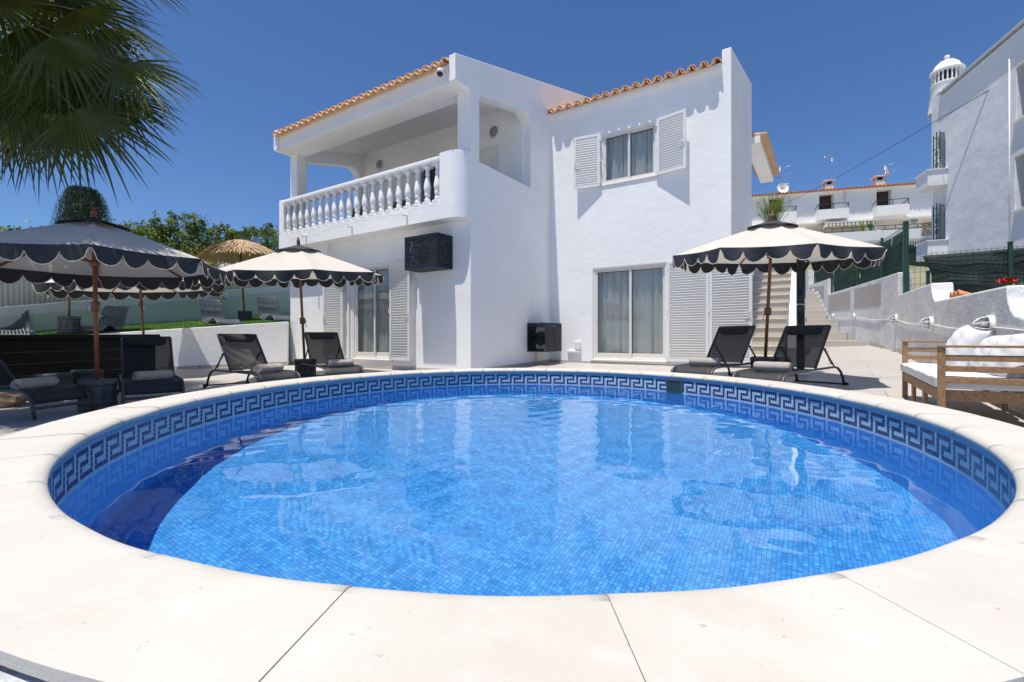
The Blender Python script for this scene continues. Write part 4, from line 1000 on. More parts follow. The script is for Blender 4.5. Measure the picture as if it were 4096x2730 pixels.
# ================================================================== RIGHT SIDE: GARDEN WALL WITH LAMPS
def RW(Y): return 2.009+.641*Y if Y <= 12 else 3.916+.4821*Y
gw = empty('garden_wall', (0, 0, 0), 0, 'long rough white garden wall on the right with curved steps down its top', 'wall')
tops = [(.8, 1.10), (4.6, 1.20), (4.83, 1.24), (4.93, 1.31), (5.0, 1.42), (5.03, 1.56), (8.0, 1.635), (8.1, 1.66), (8.2, 1.73), (8.28, 1.83), (8.32, 1.97), (11.7, 2.07)]
tall = [(11.71, 2.63), (13.5, 2.70), (16.5, 2.81), (21.4, 3.0)]
def wall_poly(m, pts, th, zb=-.2):
    n = len(pts); vs = []
    for off in (0, th):
        for Y, z in pts:
            sl_ = .641 if Y <= 12 else .4821; nrm = Vector((1, -sl_)).normalized(); p = Vector((RW(Y), Y))+nrm*off; vs.append((p.x, p.y, z))
        for Y, z in pts:
            sl_ = .641 if Y <= 12 else .4821; nrm = Vector((1, -sl_)).normalized(); p = Vector((RW(Y), Y))+nrm*off; vs.append((p.x, p.y, zb))
    fs = []
    for i in range(n-1):
        fs += [(i, i+1, n+i+1, n+i), (2*n+i, 3*n+i, 3*n+i+1, 2*n+i+1), (i, 2*n+i, 2*n+i+1, i+1)]
    fs += [(0, n, 3*n, 2*n), (n-1, 3*n-1, 4*n-1, 2*n-1)]
    m.add(vs, fs)
wall_white = mat('garden wall render', (.72, .72, .715), .95, col2=(.58, .58, .575), vscale=1.6, bump=.4, bscale=34, bump2=.5, b2scale=4)
m = MB(); wall_poly(m, tops, .29); m.build('low_wall', wall_white, gw, bevel=.02)
m = MB(); wall_poly(m, tall, .27); wall_poly(m, [(21.4, 3.7), (22.1, 3.7)], .3); m.build('tall_wall', wall_white, gw, bevel=.02)
m = MB(); wall_poly(m, [(22.1, 3.72), (27.5, 4.07)], .27); wall_poly(m, [(27.5, 4.98), (29.5, 4.98)], 1.2); m.build('upper_wall', wall_white, gw)
def wall_rect(Y0, Y1, zl0, zl1, zh0, zh1, off=-.006):
    m = MB(); vs = []
    for Y, a, b_ in ((Y0, zl0, zh0), (Y1, zl1, zh1)):
        sl_ = .641 if Y <= 12 else .4821; nrm = Vector((1, -sl_)).normalized(); p = Vector((RW(Y), Y))+nrm*off; q = p+nrm*.004
        vs += [(*p, a), (*p, b_), (*q, a), (*q, b_)]
    m.add(vs, [(0, 4, 5, 1), (2, 3, 7, 6), (0, 1, 3, 2), (4, 6, 7, 5), (1, 5, 7, 3), (0, 2, 6, 4)]); return m
wall_rect(12.5, 16.4, 1.91, 2.03, 2.53, 2.70).build('beige_panel', beige_panel, gw)
wall_rect(17.0, 21.2, 2.04, 2.2, 2.72, 2.90).build('beige_panel', beige_panel, gw)
wall_rect(22.3, 27.0, 2.9, 3.5, 3.5, 3.9).build('beige_panel', beige_panel, gw)
m = MB()
for Y0, Y1 in ((1.0, 4), (4, 8), (8, 12), (12.01, 14.3)):
    z0, z1 = g(RW(Y0), Y0), g(RW(Y1), Y1); r_ = wall_rect(Y0, Y1, z0-.3, z1-.3, z0+.09, z1+.09, -.014); m.add(r_.v, r_.f)
m.build('skirting', skirt_m, gw)
nw = Vector((-.842, .54, 0))
LZ = [(5.4, 1.145, .122, 'largest caged lamp, nearest on the garden wall above the wooden sofa'), (8.21, 1.26, .12, 'second caged lamp from the front on the garden wall, above the far sofa arm'),
      (11.8, 1.48, .12, 'middle caged lamp on the garden wall below the tall wall end'), (16.3, 1.75, .12, 'fourth caged lamp on the garden wall under the beige panels'), (20.0, 1.93, .12, 'farthest caged lamp on the garden wall beside the rising steps')]
for Y, z, r, lb in LZ: bulkhead((RW(Y), Y, z), nw, r, lb, 'caged bulkhead lamps on the garden wall')
m = MB(); pts = []
zs = [(2.0, 1.02)]+[(Y, z-.02) for Y, z, _, _ in LZ]
for i in range(len(zs)-1):
    for k in range(8):
        f = k/8; Y = zs[i][0]*(1-f)+zs[i+1][0]*f; z = zs[i][1]*(1-f)+zs[i+1][1]*f-.035*sin(pi*f)+.006*sin(9*f)
        pts.append((RW(Y)-.014, Y+.008, z))
m.tube(pts, .009, 6); tag(m.build('lamp_cable', alu), 'white cable clipped along the garden wall between the caged lamps', 'cable')
# broad tiled steps climbing along the garden wall
stp = empty('garden_steps', (0, 0, 0), 0, 'broad beige tiled steps climbing along the garden wall', 'steps')
SY = [14.33, 16.87, 18.84, 20.5, 20.96, 21.45, 21.96, 22.5, 23.0, 23.6, 24.9, 28]
SZ = [.93, 1.215, 1.60, 1.83, 2.03, 2.265, 2.50, 2.74, 3.0, 3.24, 3.505]
for i, z in enumerate(SZ):
    ln = 3.4 if i < 3 else 2.1; c = Vector((RW(SY[i])-.01, SY[i])); c2 = Vector((RW(SY[i+1])-.01, SY[i+1])); dl = Vector((-.9, .434))*ln
    m = MB(); vs = []
    for zz in (0, z): vs += [(*c, zz), (*(c+dl), zz), (*(c2+dl), zz), (*c2, zz)]
    m.add(vs, [(0, 1, 2, 3), (4, 5, 6, 7), (0, 1, 5, 4), (1, 2, 6, 5), (2, 3, 7, 6), (3, 0, 4, 7)]); m.build('step', riser_m, stp, bevel=.006)
m = MB()
for i, z in enumerate(SZ[3:]):
    r_ = wall_rect(SY[i+3], SY[i+4] if i < 7 else 26, z-.3, z-.3, z+.16, z+.16, -.05); m.add(r_.v, r_.f)
m.build('stepped_border', plaster, stp)
# green screened fences
def fence(pts, name, lb, netm, lo=None, posts=None, mesh_dx=.10, gap0=0, sag=0, grp=None, off=.02):
    """pts: list of (X, Y, zbot, ztop)"""
    o = empty(name, (0, 0, 0), 0, lb, 'fence', grp)
    for i in range(len(pts)-1):
        a, b_ = pts[i], pts[i+1]; A = Vector(a[:2]); B = Vector(b_[:2]); d = (B-A).normalized(); n = Vector((d.y, -d.x)); Ln = (B-A).length
        if n.dot(-A) < 0: n = -n
        m = MB(); nx, nz = max(2, int(Ln/.12)), 14
        g0 = gap0/Ln
        for ix in range(nx+1):
            f = g0+(1-g0)*ix/nx; p = A.lerp(B, f)
            for iz in range(nz+1):
                q = iz/nz; w_ = .022*sin(f*Ln*3.1+q*5)+.015*sin(f*Ln*7+q*9+2)+.02*sin(q*14+f*Ln); zz = (a[2]*(1-f)+b_[2]*f)*(1-q)+(a[3]*(1-f)+b_[3]*f-.03)*q
                pp = p-n*(.03+w_*.6)+(d*(.10*sin(q*4)) if ix == 0 and gap0 else Vector((0, 0))); m.v.append((*pp, zz))
        for ix in range(nx):
            for iz in range(nz): q = ix*(nz+1)+iz; m.f.append([q, q+1, q+nz+2, q+nz+1]); m.m.append(0); m.sm.append(True)
        m.build('shade_net', netm, o, fix=False, solid=.003)
        m = MB(); k = int(Ln/mesh_dx)
        for j in range(k+1):
            f = j/k; p = A.lerp(B, f)+n*off; m.bar((*p, a[2]*(1-f)+b_[2]*f), (*p, a[3]*(1-f)+b_[3]*f+.03), .005, .005)
        for j in range(8):
            f = j/7; m.bar((*(A+n*off), a[2]*(1-f)+a[3]*f), (*(B+n*off), b_[2]*(1-f)+b_[3]*f), .007, .007)
        m.build('wire_mesh', green_metal, o)
    for (X, Y, z0, z1, w_) in (posts or []):
        m = MB(); m.box(-w_/2, w_/2, -w_/2, w_/2, z0, z1); m.box(-w_/2-.008, w_/2+.008, -w_/2-.008, w_/2+.008, z1, z1+.02); q = m.build('post', green_metal, o); q.location = (X, Y, 0); q.rotation_euler = (0, 0, -.5)
    return o
def RF(Y, off=.14): sl_ = .641 if Y <= 12 else .4821; n_ = Vector((1, -sl_)).normalized(); p = Vector((RW(Y), Y))+n_*off; return p
def fp(Y, z0, z1): p = RF(Y); return (p.x, p.y, z0, z1)
fence([fp(11.75, 2.63, 3.74), fp(13.0, 2.68, 3.78), fp(16.5, 2.81, 3.92), fp(21.0, 3.0, 4.1)], 'screened_fence', 'green screened mesh fence on top of the tall garden wall with beige panels', net,
      posts=[(*RF(11.62), 1.9, 3.82, .10), (*RF(16.4, .1), 2.8, 3.95, .06), (*RF(13.6, .1), 2.7, 3.85, .05), (*RF(21.1, .1), 3.0, 4.2, .06)])
fence([fp(21.2, 3.68, 4.5), fp(26, 4.0, 5.3)], 'screened_fence', 'small green screened fence on the upper wall, farthest along the steps', net, posts=[(*RF(26.2), 3.9, 5.4, .07)])
fence([(9.62, 11.5, 2.02, 3.02), (11.3, 10.35, 2.02, 3.02), (14.2, 8.4, 2.02, 3.02)], 'screened_fence', 'dark netted mesh fence behind the low garden wall on the right', net_b, gap0=.32, posts=[(9.95, 11.35, 1.6, 2.6, .06), (11.02, 10.5, 1.6, 3.12, .07)])
# ground and tiled edge behind the garden wall
m = MB()
for (x0, y0), (x1, y1) in (((RW(2)+.15, 2), (RW(12)+.15, 12)),):
    m.add([(x0, y0, 1.1), (x1, y1, 1.95), (26, 12, 2.0), (26, 2, 1.2)], [(0, 1, 2, 3)])
tag(m.build('neighbour_ground', hill_m), kind='structure')
te = empty('tiled_wall_cap', (7.35, 7.4, 1.41), atan2(2.4, 1.55), 'low cap of orange terracotta tiles behind the garden wall', 'tile cap')
tiled('cap_tiles', 0, 2.9, 12, -.25, .0, .30, .42, parent=te, mt=clay_red)
m = MB(); m.box(0, 2.9, -.2, .3, -.6, .0); m.build('cap_base', plaster, te)
# red flowers over the wall
o = empty('flowering_plant', (6.78, 6.5, 1.45), 0, 'bright red flowers peeping over the garden wall', 'flower'); rnd = random.Random(9)
o.scale = (.75,)*3; o.location.z += .10
m = MB()
for k in range(260):
    c = Vector((rnd.uniform(-.13, .13), rnd.uniform(-.06, .06), .30+rnd.uniform(-.03, .035))); c.z += .03*(1-(c.x/.13)**2); a = rnd.uniform(0, 6.3); s_ = .014
    u = Vector((cos(a), sin(a), rnd.uniform(-.7, .7)))*s_; v_ = Vector((-sin(a), cos(a)*.4, .8))*s_; m.add([c-u-v_, c+u-v_, c+u+v_, c-u+v_], [(0, 1, 2, 3)])
m.build('blossom', red_fl, o, fix=False)
m = MB()
for k in range(120):
    c = Vector((rnd.uniform(-.05, .22), rnd.uniform(-.1, .1), rnd.uniform(.05, .30))); a = rnd.uniform(0, 6.3); s_ = .022
    u = Vector((cos(a), sin(a), rnd.uniform(-.7, .7)))*s_; v_ = Vector((-sin(a), cos(a)*.4, .8))*s_; m.add([c-u, c-v_*.5, c+u, c+v_*.5], [(0, 1, 2, 3)])
m.build('leaves', leaf1, o, fix=False)

# ================================================================== SHOWER, SOFA
p = Vector((4.90, 8.06)); o = empty('outdoor_shower', (p.x, p.y, g(*p)), .3, 'black cylindrical solar shower column with chrome rose', 'shower')
m = MB(); m.lathe([(0, .08), (.062, .08), (.064, 1.18), (.064, 2.06), (.055, 2.10), (0, 2.11)], n=24); m.build('column', mat('glossy black', (.012, .012, .014), .12), o)
m = MB(); m.lathe([(.0645, 1.18), (.067, 1.18), (.067, 1.20), (.0645, 1.20)], n=24); m.build('clamp_ring', chrome, o)
m = MB(); m.box(-.22, .08, -.12, .12, 0, .09); m.build('foot', plaster, o, bevel=.008)
m = MB(); m.tube([(.05, 0, 1.98), (.16, -.02, 2.0), (.20, -.02, 1.98)], .012, 8); m.lathe([(0, .02), (.03, .02), (.085, 0), (.085, -.012), (0, -.012)], n=20, M=Matrix.Translation((.235, -.02, 1.95)) @ Matrix.Rotation(-.55, 4, 'Y')); m.build('shower_rose', chrome, o)
m = MB(); m.tube([(.05, 0, .93), (.10, -.01, .95), (.125, -.01, .90)], .012, 8); m.build('tap', chrome, o)
m = MB(); m.tube([(.12, .03, 1.95), (.125, .03, 1.3)], .012, 8); m.build('hand_shower', frame_metal, o)
# wooden sofa
sd = Vector((-.54, -.842)).normalized(); SO = Vector((4.65, 5.66)); sp_ = Vector((.842, -.54))
so_ = empty('wooden_sofa', (SO.x, SO.y, g(SO.x, SO.y)), atan2(sd.y, sd.x), 'three seat slatted acacia wood sofa against the garden wall', 'sofa', rot=(0, .016, atan2(sd.y, sd.x)))
# local: x along the length (0..1.98) towards the camera, +y = towards the wall
SLn, SD = 1.98, .74
def arm(x0, nm):
    A_o = MB(); A_o.box(x0, x0+.035, 0, .05, 0, .655); A_o.build('arm_post', acacia, so_, bevel=.004)
    A_o = MB(); A_o.box(x0, x0+.035, SD-.05, SD, 0, .655); A_o.build('arm_post', acacia, so_, bevel=.004)
    A_o = MB(); A_o.box(x0-.006, x0+.045, 0.0, SD, .656, .676); A_o.build('arm_rest', acacia, so_, bevel=.004)
    for z in (.36, .455, .545): q = MB(); q.box(x0+.008, x0+.028, .05, SD-.05, z, z+.05); q.build('arm_slat', acacia, so_, bevel=.003)
arm(0, 'far'); arm(SLn-.035, 'near')
m = MB(); m.box(.035, SLn-.035, .005, .03, .21, .30); m.build('front_rail', acacia, so_, bevel=.004)
for x in (0.036, SLn-.07): q = MB(); q.box(x, x+.025, .05, SD-.05, .21, .30); q.build('side_rail', acacia, so_, bevel=.004)
m = MB(); m.box(.035, SLn-.035, SD-.03, SD-.005, .21, .30); m.build('back_rail', acacia, so_)
for i in range(6): q = MB(); z = .36+.055*i; q.box(.05, SLn-.05, SD-.04+.012*i, SD-.02+.012*i, z, z+.04); q.build('back_slat', acacia, so_)
def leg(x, y):
    q = MB(); vs = [(x-.05, y, .21), (x+.05, y, .21), (x+.05, y+.03, .21), (x-.05, y+.03, .21), (x-.02, y, 0), (x+.03, y, 0), (x+.03, y+.03, 0), (x-.02, y+.03, 0)]
    q.add(vs, [(0, 1, 2, 3), (4, 7, 6, 5), (0, 4, 5, 1), (1, 5, 6, 2), (2, 6, 7, 3), (3, 7, 4, 0)]); q.build('leg', acacia, so_, bevel=.003)
for x in (.66, 1.29):
    leg(x, .005); leg(x, SD-.04)
def cushion(name, x0, x1, y0, y1, z0, z1, mt, par, r=.03):
    m = MB(); n = 14; m_ = 12
    def pt(u, v, top): x = x0+(x1-x0)*u; y = y0+(y1-y0)*v; e = min(1, 6*min(u, 1-u))*min(1, 6*min(v, 1-v)); e = e**.5; zc = (z0+z1)/2; return (x, y, zc+(1 if top else -1)*(z1-z0)/2*(.72+.28*e)+(.004*sin(9*u+7*v) if top else 0))
    for top in (1, 0):
        for i in range(n+1):
            for j in range(m_+1): m.v.append(pt(i/n, j/m_, top))
    N_ = (n+1)*(m_+1)
    for i in range(n):
        for j in range(m_): q = i*(m_+1)+j; m.f += [[q, q+m_+1, q+m_+2, q+1], [N_+q, N_+q+1, N_+q+m_+2, N_+q+m_+1]]; m.m += [0, 0]; m.sm += [True, True]
    rim_ = [i*(m_+1) for i in range(n+1)]+[n*(m_+1)+j for j in range(1, m_+1)]+[i*(m_+1)+m_ for i in range(n-1, -1, -1)]+[j for j in range(m_-1, 0, -1)]
    for a, b_ in zip(rim_, rim_[1:]+rim_[:1]): m.f.append([a, b_, N_+b_, N_+a]); m.m.append(0); m.sm.append(False)
    return m.build(name, mt, par, bevel=.008)
SCL = ['white seat cushion at the far end of the wooden sofa', 'middle white seat cushion of the wooden sofa', 'white seat cushion at the near end of the wooden sofa']
for i in range(3):
    c = cushion('seat_cushion', .0, .655, 0, .66, 0, .115, white_cloth, None); x = -.01+.655*i if i else -.02
    M_ = so_.rotation_euler.to_matrix(); v_ = M_ @ Vector((x+.0, -.015, .302)); c.location = so_.location+v_; c.rotation_euler = so_.rotation_euler; tag(c, SCL[i], 'cushion', 'white seat cushions of the sofa')
def pillow(lb, lx, ly, lz, w, h, th, tilt, yaw, roll=0):
    m = MB(); n = 22
    for top in (1, -1):
        for i in range(n+1):
            for j in range(n+1):
                u, v = 2*i/n-1, 2*j/n-1; pinch = 1-.10*(1-abs(u)**2.2)*abs(v)**3-.0; pinch2 = 1-.10*(1-abs(v)**2.2)*abs(u)**3
                e = max(0, (1-abs(u)**2.6)*(1-abs(v)**2.6))**.5; wr = .008*sin(9*u+5*v*v)*e+.006*sin(14*v+6*u)*e
                m.v.append((w/2*u*pinch2, top*(th/2*e+wr*top*.8), h/2*v*pinch))
    N_ = (n+1)**2
    for i in range(n):
        for j in range(n): q = i*(n+1)+j; m.f += [[q, q+n+1, q+n+2, q+1], [N_+q, N_+q+1, N_+q+n+2, N_+q+n+1]]; m.m += [0, 0]; m.sm += [True, True]
    o = m.build('back_cushion', white_cloth, None, fix=True); M_ = so_.rotation_euler.to_matrix(); o.location = so_.location+M_ @ Vector((lx, ly, lz)); o.rotation_euler = (M_ @ Matrix.Rotation(yaw, 3, 'Z') @ Matrix.Rotation(tilt, 3, 'X') @ Matrix.Rotation(roll, 3, 'Y')).to_euler()
    tag(o, lb, 'cushion', 'white back cushions of the sofa')
pillow('big white back cushion with a raised corner at the far end of the sofa', .42, .46, .58, .66, .54, .26, -.42, .12, .12)
pillow('white back cushion in the middle of the sofa', 1.05, .53, .55, .68, .46, .22, -.50, -.05, -.03)
pillow('white back cushion with a peaked corner at the near end of the sofa', 1.62, .53, .56, .62, .48, .23, -.48, .10, -.10)
# slot drain across the terrace
m = MB()
for k in range(60):
    f = k/60; p = Vector((3.3, 8.1)).lerp(Vector((7.4, 7.0)), f); q = Vector((3.3, 8.1)).lerp(Vector((7.4, 7.0)), f+.010); n_ = Vector((.26, .96))*.008
    m.add([(*(p-n_), g(*p)+.004), (*(q-n_), g(*q)+.004), (*(q+n_), g(*q)+.004), (*(p+n_), g(*p)+.004)], [(0, 1, 2, 3)])
tag(m.build('slot_drain', dark_in, fix=False), kind='structure')

# ================================================================== NEIGHBOUR BUILDING ON THE RIGHT
qv = Vector((.347, .938)).normalized(); NBX = Vector((15.9, 18.0))
nbd = empty('neighbour_house', (NBX.x, NBX.y, 0), atan2(-qv.y, -qv.x), 'tall rough white neighbouring house on the right with two narrow arched windows', 'house')
# local: x = towards the camera along the wall (t), y = outwards is -y?  (+y points to the right/back side)
def archw(t0, t1, z0, z1): r = (t1-t0)/2; return [(t0, z0), (t1, z0)]+[(t0+r+r*cos(radians(k)), z1-r+r*sin(radians(k))) for k in range(0, 181, 20)]
m = MB(); sgn = 1
outer = [(0, .5), (0, 10.1), (.62, 10.12), (.72, 9.86), (7.2, 9.50), (7.2, .5)]
hw = [archw(.46, 1.02, 7.0, 8.5), archw(.46, 1.02, 4.55, 5.9), [(4.95, 7.1), (6.2, 7.1), (6.2, 8.6), (4.95, 8.6)], [(4.9, 4.6), (6.2, 4.6), (6.2, 6.1), (4.9, 6.1)]]
m.plate(outer, hw, lambda t, z: (t, 0, z), lambda t, z: (t, .3, z))
m.plate([(0, .5), (0, 9.8), (7, 9.4), (7, .5)], [], lambda t, z: (t, 5, z), lambda t, z: (t, 5.2, z))
m.box(0, .25, .3, 5, .5, 10.0)
m.build('wall', plaster_neigh, nbd, bevel=.02)
m = MB(); m.add([(.68, -.10, 9.90), (7.3, -.10, 9.53), (7.3, 5.2, 10.4), (.68, 5.2, 10.8), (.68, -.10, 9.96), (7.3, -.10, 9.59), (7.3, 5.2, 10.46), (.68, 5.2, 10.86)], [(0, 1, 2, 3), (4, 7, 6, 5), (0, 4, 5, 1), (1, 5, 6, 2), (2, 6, 7, 3), (3, 7, 4, 0)]); m.build('roof', plaster_band, nbd)
for z0, z1 in ((7.0, 8.5), (4.55, 5.9)):
    m = MB(); m.box(.42, 1.06, .22, .25, z0-.1, z1+.1); fr_ = m.build('window', dark_in, nbd)
    m = MB()
    for t in (.50, .74, .98): m.bar((t, -.13, z0+.02), (t, -.13, z1+.05-.25*abs(t-.74)), .025, .025)
    for z in (z0+.1, z0+.55, z0+.95): m.bar((.46, -.13, z), (1.02, -.13, z), .02, .02)
    for z in (z0+.35, z0+.75):
        m.tube([(.74+.10*cos(k*.7), -.13, z+.10*sin(k*.7)) for k in range(10)], .012, 5)
    for z in (z0+.05, z1-.1): m.bar((.5, -.13, z), (.5, .02, z), .02, .02); m.bar((.98, -.13, z), (.98, .02, z), .02, .02)
    m.build('window_grille', green_metal, fr_)
for z0, z1 in ((6.48, 7.04), (3.9, 4.50)):
    m = MB(); m.box(.28, 1.2, -.57, -.001, z0, z0+.1); m.box(.28, 1.2, -.57, -.47, z0+.1, z1); m.box(1.1, 1.2, -.47, -.001, z0+.1, z1); m.box(.28, .38, -.47, -.001, z0+.1, z1); b_ = m.build('balcony', plaster_neigh, nbd, bevel=.008)
    m = MB(); m.box(.24, 1.24, -.61, -.45, z1, z1+.03); m.box(1.08, 1.24, -.45, -.001, z1, z1+.03); m.build('coping', plaster_far, b_)
for z0 in (7.1, 4.6):
    m = MB(); m.box(4.85, 6.3, .22, .26, z0-.05, z0+1.6); w_ = m.build('window', dark_in, nbd); m = MB(); m.box(4.88, 6.3, -.08, .2, z0-.06, z0); m.build('sill', plaster_far, w_)
chp = Vector((16.45, 17.95)); c_ = empty('round_chimney', (chp.x, chp.y, 9.55), 0, 'round white Algarve chimney with latticed top above the neighbouring roof', 'chimney')
m = MB(); m.lathe([(.56, 0), (.46, 1.0), (.47, 1.02), (.50, 1.05), (.47, 1.08), (.40, 1.09), (0, 1.09)], n=32); m.build('base', plaster_far, c_)
m = MB()
for k in range(22): a = 2*pi*k/22; m.box(-.025, .025, -.02, .02, 1.09, 1.50, 0, Matrix.Rotation(a, 4, 'Z') @ Matrix.Translation((.44, 0, 0)))
m.build('lattice', plaster_far, c_); m = MB(); m.lathe([(.30, 1.09), (.30, 1.5)], n=16); m.build('core', dark_in, c_)
m = MB(); m.lathe([(0, 1.5), (.50, 1.5), (.52, 1.53), (.50, 1.57), (.42, 1.62), (.36, 1.78), (.24, 1.90), (.10, 1.96), (.05, 2.0), (.075, 2.04), (.085, 2.09), (.06, 2.14), (0, 2.16)], n=32); m.build('cap', plaster_far, c_)
# pipe on the wall, overhead wire
m = MB(); m.tube([(4.72, -.03, 2.6), (4.72, -.03, 9.0)], .02, 6); m.tube([(4.70, -.03, 3.2), (4.1, -.03, 3.1), (4.05, -.03, 3.35)], .035, 6); m.build('drain_pipe', alu, nbd)
m = MB(); A = at(4018, 325, 14.0); B = at(2930, 895, 44); pts = []
for k in range(25): f = k/24; p = A.lerp(B, f); p.z -= 1.0*sin(pi*f)*.5; pts.append(p)
m.tube(pts, .011, 5); tag(m.build('overhead_wire', wire_m), 'thin black overhead wire strung from the neighbouring house across the sky', 'wire')

# ================================================================== TERRACED HOUSES ON THE HILL
RO = Vector((25.15, 46.5)); re = Vector((.9593, -.2823)); 
def rs(px, py=None):
    r = (px-CX)/F; s = (RO.y*r-RO.x)/(re.x-re.y*r); Y = RO.y+re.y*s
    return s if py is None else (s, 1+(CY-py)/F*Y)
rh = empty('terraced_houses', (RO.x, RO.y, 0), atan2(re.y, re.x), 'long row of white terraced houses on the hill with orange tiled roofline', 'houses')
s0, s1 = rs(2940), rs(3800); doors = [(rs(3075), rs(3131)), (rs(3277), rs(3334)), (rs(3506), rs(3566))]
zE = 14.92; m = MB(); hs = [[(a, 12.75), (b_, 12.75), (b_, 14.72), (a, 14.72)] for a, b_ in doors]
m.plate([(s0, 12.15), (s1, 12.15), (s1, zE), (s0, zE)], hs, lambda s, z: (s, 0, z), lambda s, z: (s, .9, z)); m.build('upper_wall', plaster_far, rh)
m = MB(); m.box(s0, s1, -.18, 2.0, 12.0, 12.15); m.box(s0, s1, 1.2, 8, 6, 12.0); m.box(s0, s1, .9, 8, 12.15, 14.7); m.build('slab', plaster_far, rh)
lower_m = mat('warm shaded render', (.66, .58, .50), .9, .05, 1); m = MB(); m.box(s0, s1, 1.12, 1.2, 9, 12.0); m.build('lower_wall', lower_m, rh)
tiled('roof', s0, s1, int((s1-s0)/.30), -.42, 14.95, 1.8, .12, parent=rh, mt=clay_red, rc=.11)
m = MB(); m.box(s0, s1, -.30, 0, 14.84, 14.95); m.build('eave', plaster_far, rh)
for i, (a, b_) in enumerate(doors):
    m = MB(); m.box(a, b_, .62, .66, 12.75, 14.72); d_ = m.build('door', brown_in, rh)
    ba, bb = a-.35, b_+.95; m = MB(); m.box(ba, bb, -1.0, -.9, 12.3, 13.05); m.box(ba, bb, -1.0, -.0, 12.16, 12.30); m.box(ba, ba+.1, -.9, 0, 12.3, 13.05); m.box(bb-.1, bb, -.9, 0, 12.3, 13.05); bl_ = m.build('balcony', plaster_far, rh)
    m = MB(); m.bar((ba, -.95, 13.55), (bb, -.95, 13.55), .05, .05); m.bar((bb, -.95, 13.55), (bb-.05, 0, 13.35), .05, .05); m.bar((ba, -.95, 13.55), (ba, 0, 13.35), .05, .05)
    for x in (ba+.05, (ba+bb)/2, bb-.05): m.bar((x, -.95, 13.05), (x, -.95, 13.55), .05, .05)
    m.build('railing', green_metal, bl_)
for k, pxs in enumerate(((3119, 3155, 733), (3300, 3341, 718), (3502, 3548, 700))):
    a = rs(pxs[0]); b_ = rs(pxs[1]); zt = rs((pxs[0]+pxs[1])/2, pxs[2])[1]; m = MB(); m.box(a+.1, b_-.05, .2, 1.0, 15, zt-.42); m.box(a+.1, a+.2, .2, .3, zt-.42, zt-.1); m.box(b_-.15, b_-.05, .2, .3, zt-.42, zt-.1); m.box(a+.1, a+.2, .9, 1.0, zt-.42, zt-.1); m.box(b_-.15, b_-.05, .9, 1.0, zt-.42, zt-.1); m.box(a+.25, b_-.2, .35, .85, zt-.42, zt-.1, 1); m.box(a, b_+.05, .1, 1.1, zt-.1, zt)
    m.build('chimney', [mat('pinkish render', (.70, .63, .58), .9) if 'pinkish render' not in MATS else MATS['pinkish render'], dark_in], rh)
    m = MB(); m.box(b_+.2, b_+.9, 1.5, 2.1, 15.2, zt-.6); m.box(b_+.1, b_+1.0, 1.4, 2.2, zt-.6, zt-.52); m.build('chimney', MATS['pinkish render'], rh)
for pxp in (3158, 3378):
    s_ = rs(pxp); m = MB(); m.tube([(s_, -.12, 12.2), (s_, -.12, 14.8)], .07, 6); m.build('downpipe', alu, rh)
# ground floor: blinds, awning, party walls, terrace parapet
m = MB(); m.box(rs(3502), rs(3760), 1.0, 1.1, 9.6, 11.25); m.build('brown_blind', brown_in, rh)
m = MB(); m.box(rs(3175), rs(3255), 1.0, 1.1, 9.6, 11.3); m.build('garage_opening', dark_in, rh)
wn2 = MB(); wn2.box(rs(3298), rs(3440), 1.0, 1.1, 9.6, 11.25); w_ = wn2.build('dark_window', dark_in, rh)
m = MB(); 
for k in range(16): x = rs(3300)+(rs(3438)-rs(3300))*k/15; m.bar((x, .85, 9.8), (x, .85, 11.2), .04, .04)
m.build('window_bars', plaster_far, w_)
m = MB(); m.box(rs(3452), rs(3492), -.8, .6, 9.7, 11.3); m.build('service_wall', plaster_band, rh)
for pa, pb_ in ((3255, 3305), (3487, 3545)):
    a, b_ = rs(pa), rs(pb_); m = MB(); m.plate([(-3.2, 9.6), (-3.2, 10.1), (-1.8, 10.5), (.9, 11.5), (1.0, 9.6)], [], lambda y, z: (a+.1, y, z), lambda y, z: (a+.4, y, z)); m.build('party_wall', plaster_far, rh)
m = MB(); m.box(s0, s1, -3.4, -3.25, 9.0, 10.35); m.box(s0, s1, -3.4, 1.2, 9.0, 9.5); m.build('terrace_parapet', plaster_far, rh)
m = MB(); m.bar((rs(3240), -3.3, 10.75), (rs(3760), -3.3, 10.75), .05, .05)
for k in range(14): x = rs(3240)+(rs(3760)-rs(3240))*k/13; m.bar((x, -3.3, 10.3), (x, -3.3, 10.75), .04, .04)
m.build('terrace_railing', green_metal, rh)
# striped awning
aw = empty('striped_awning', (RO.x, RO.y, 0), atan2(re.y, re.x), 'beige and grey striped awning on the terraced houses', 'awning')
ast, asg = mat('awning cream', (.66, .62, .5), .9), mat('awning grey stripe', (.22, .23, .2), .9)
m = MB(); a, b_ = rs(3288), rs(3484); nS = 26
for k in range(nS):
    x0, x1 = a+(b_-a)*k/nS, a+(b_-a)*(k+1)/nS; mi = k % 2
    m.add([(x0, .9, 12.0), (x1, .9, 12.0), (x1, -1.0, 11.75), (x0, -1.0, 11.75)], [(0, 1, 2, 3)], mi); h_ = .32+.06*sin(k*1.6); m.add([(x0, -1.0, 11.75), (x1, -1.0, 11.75), (x1, -1.02, 11.75-h_), (x0, -1.02, 11.75-h_)], [(0, 1, 2, 3)], mi)
m.build('awning_cloth', [ast, asg], aw, fix=False, solid=.02); m = MB(); m.bar((a-.1, -1.0, 11.77), (b_+.1, -1.0, 11.77), .07, .07); m.bar((a, -1.0, 11.6), (a, .9, 11.0), .08, .12); m.build('awning_frame', alu, aw)
def rowthing(o, s, y, z): p = RO+re*s+Vector((-re.y, re.x))*y; o.location = (p.x, p.y, z); o.rotation_euler = (0, 0, atan2(re.y, re.x)); return o
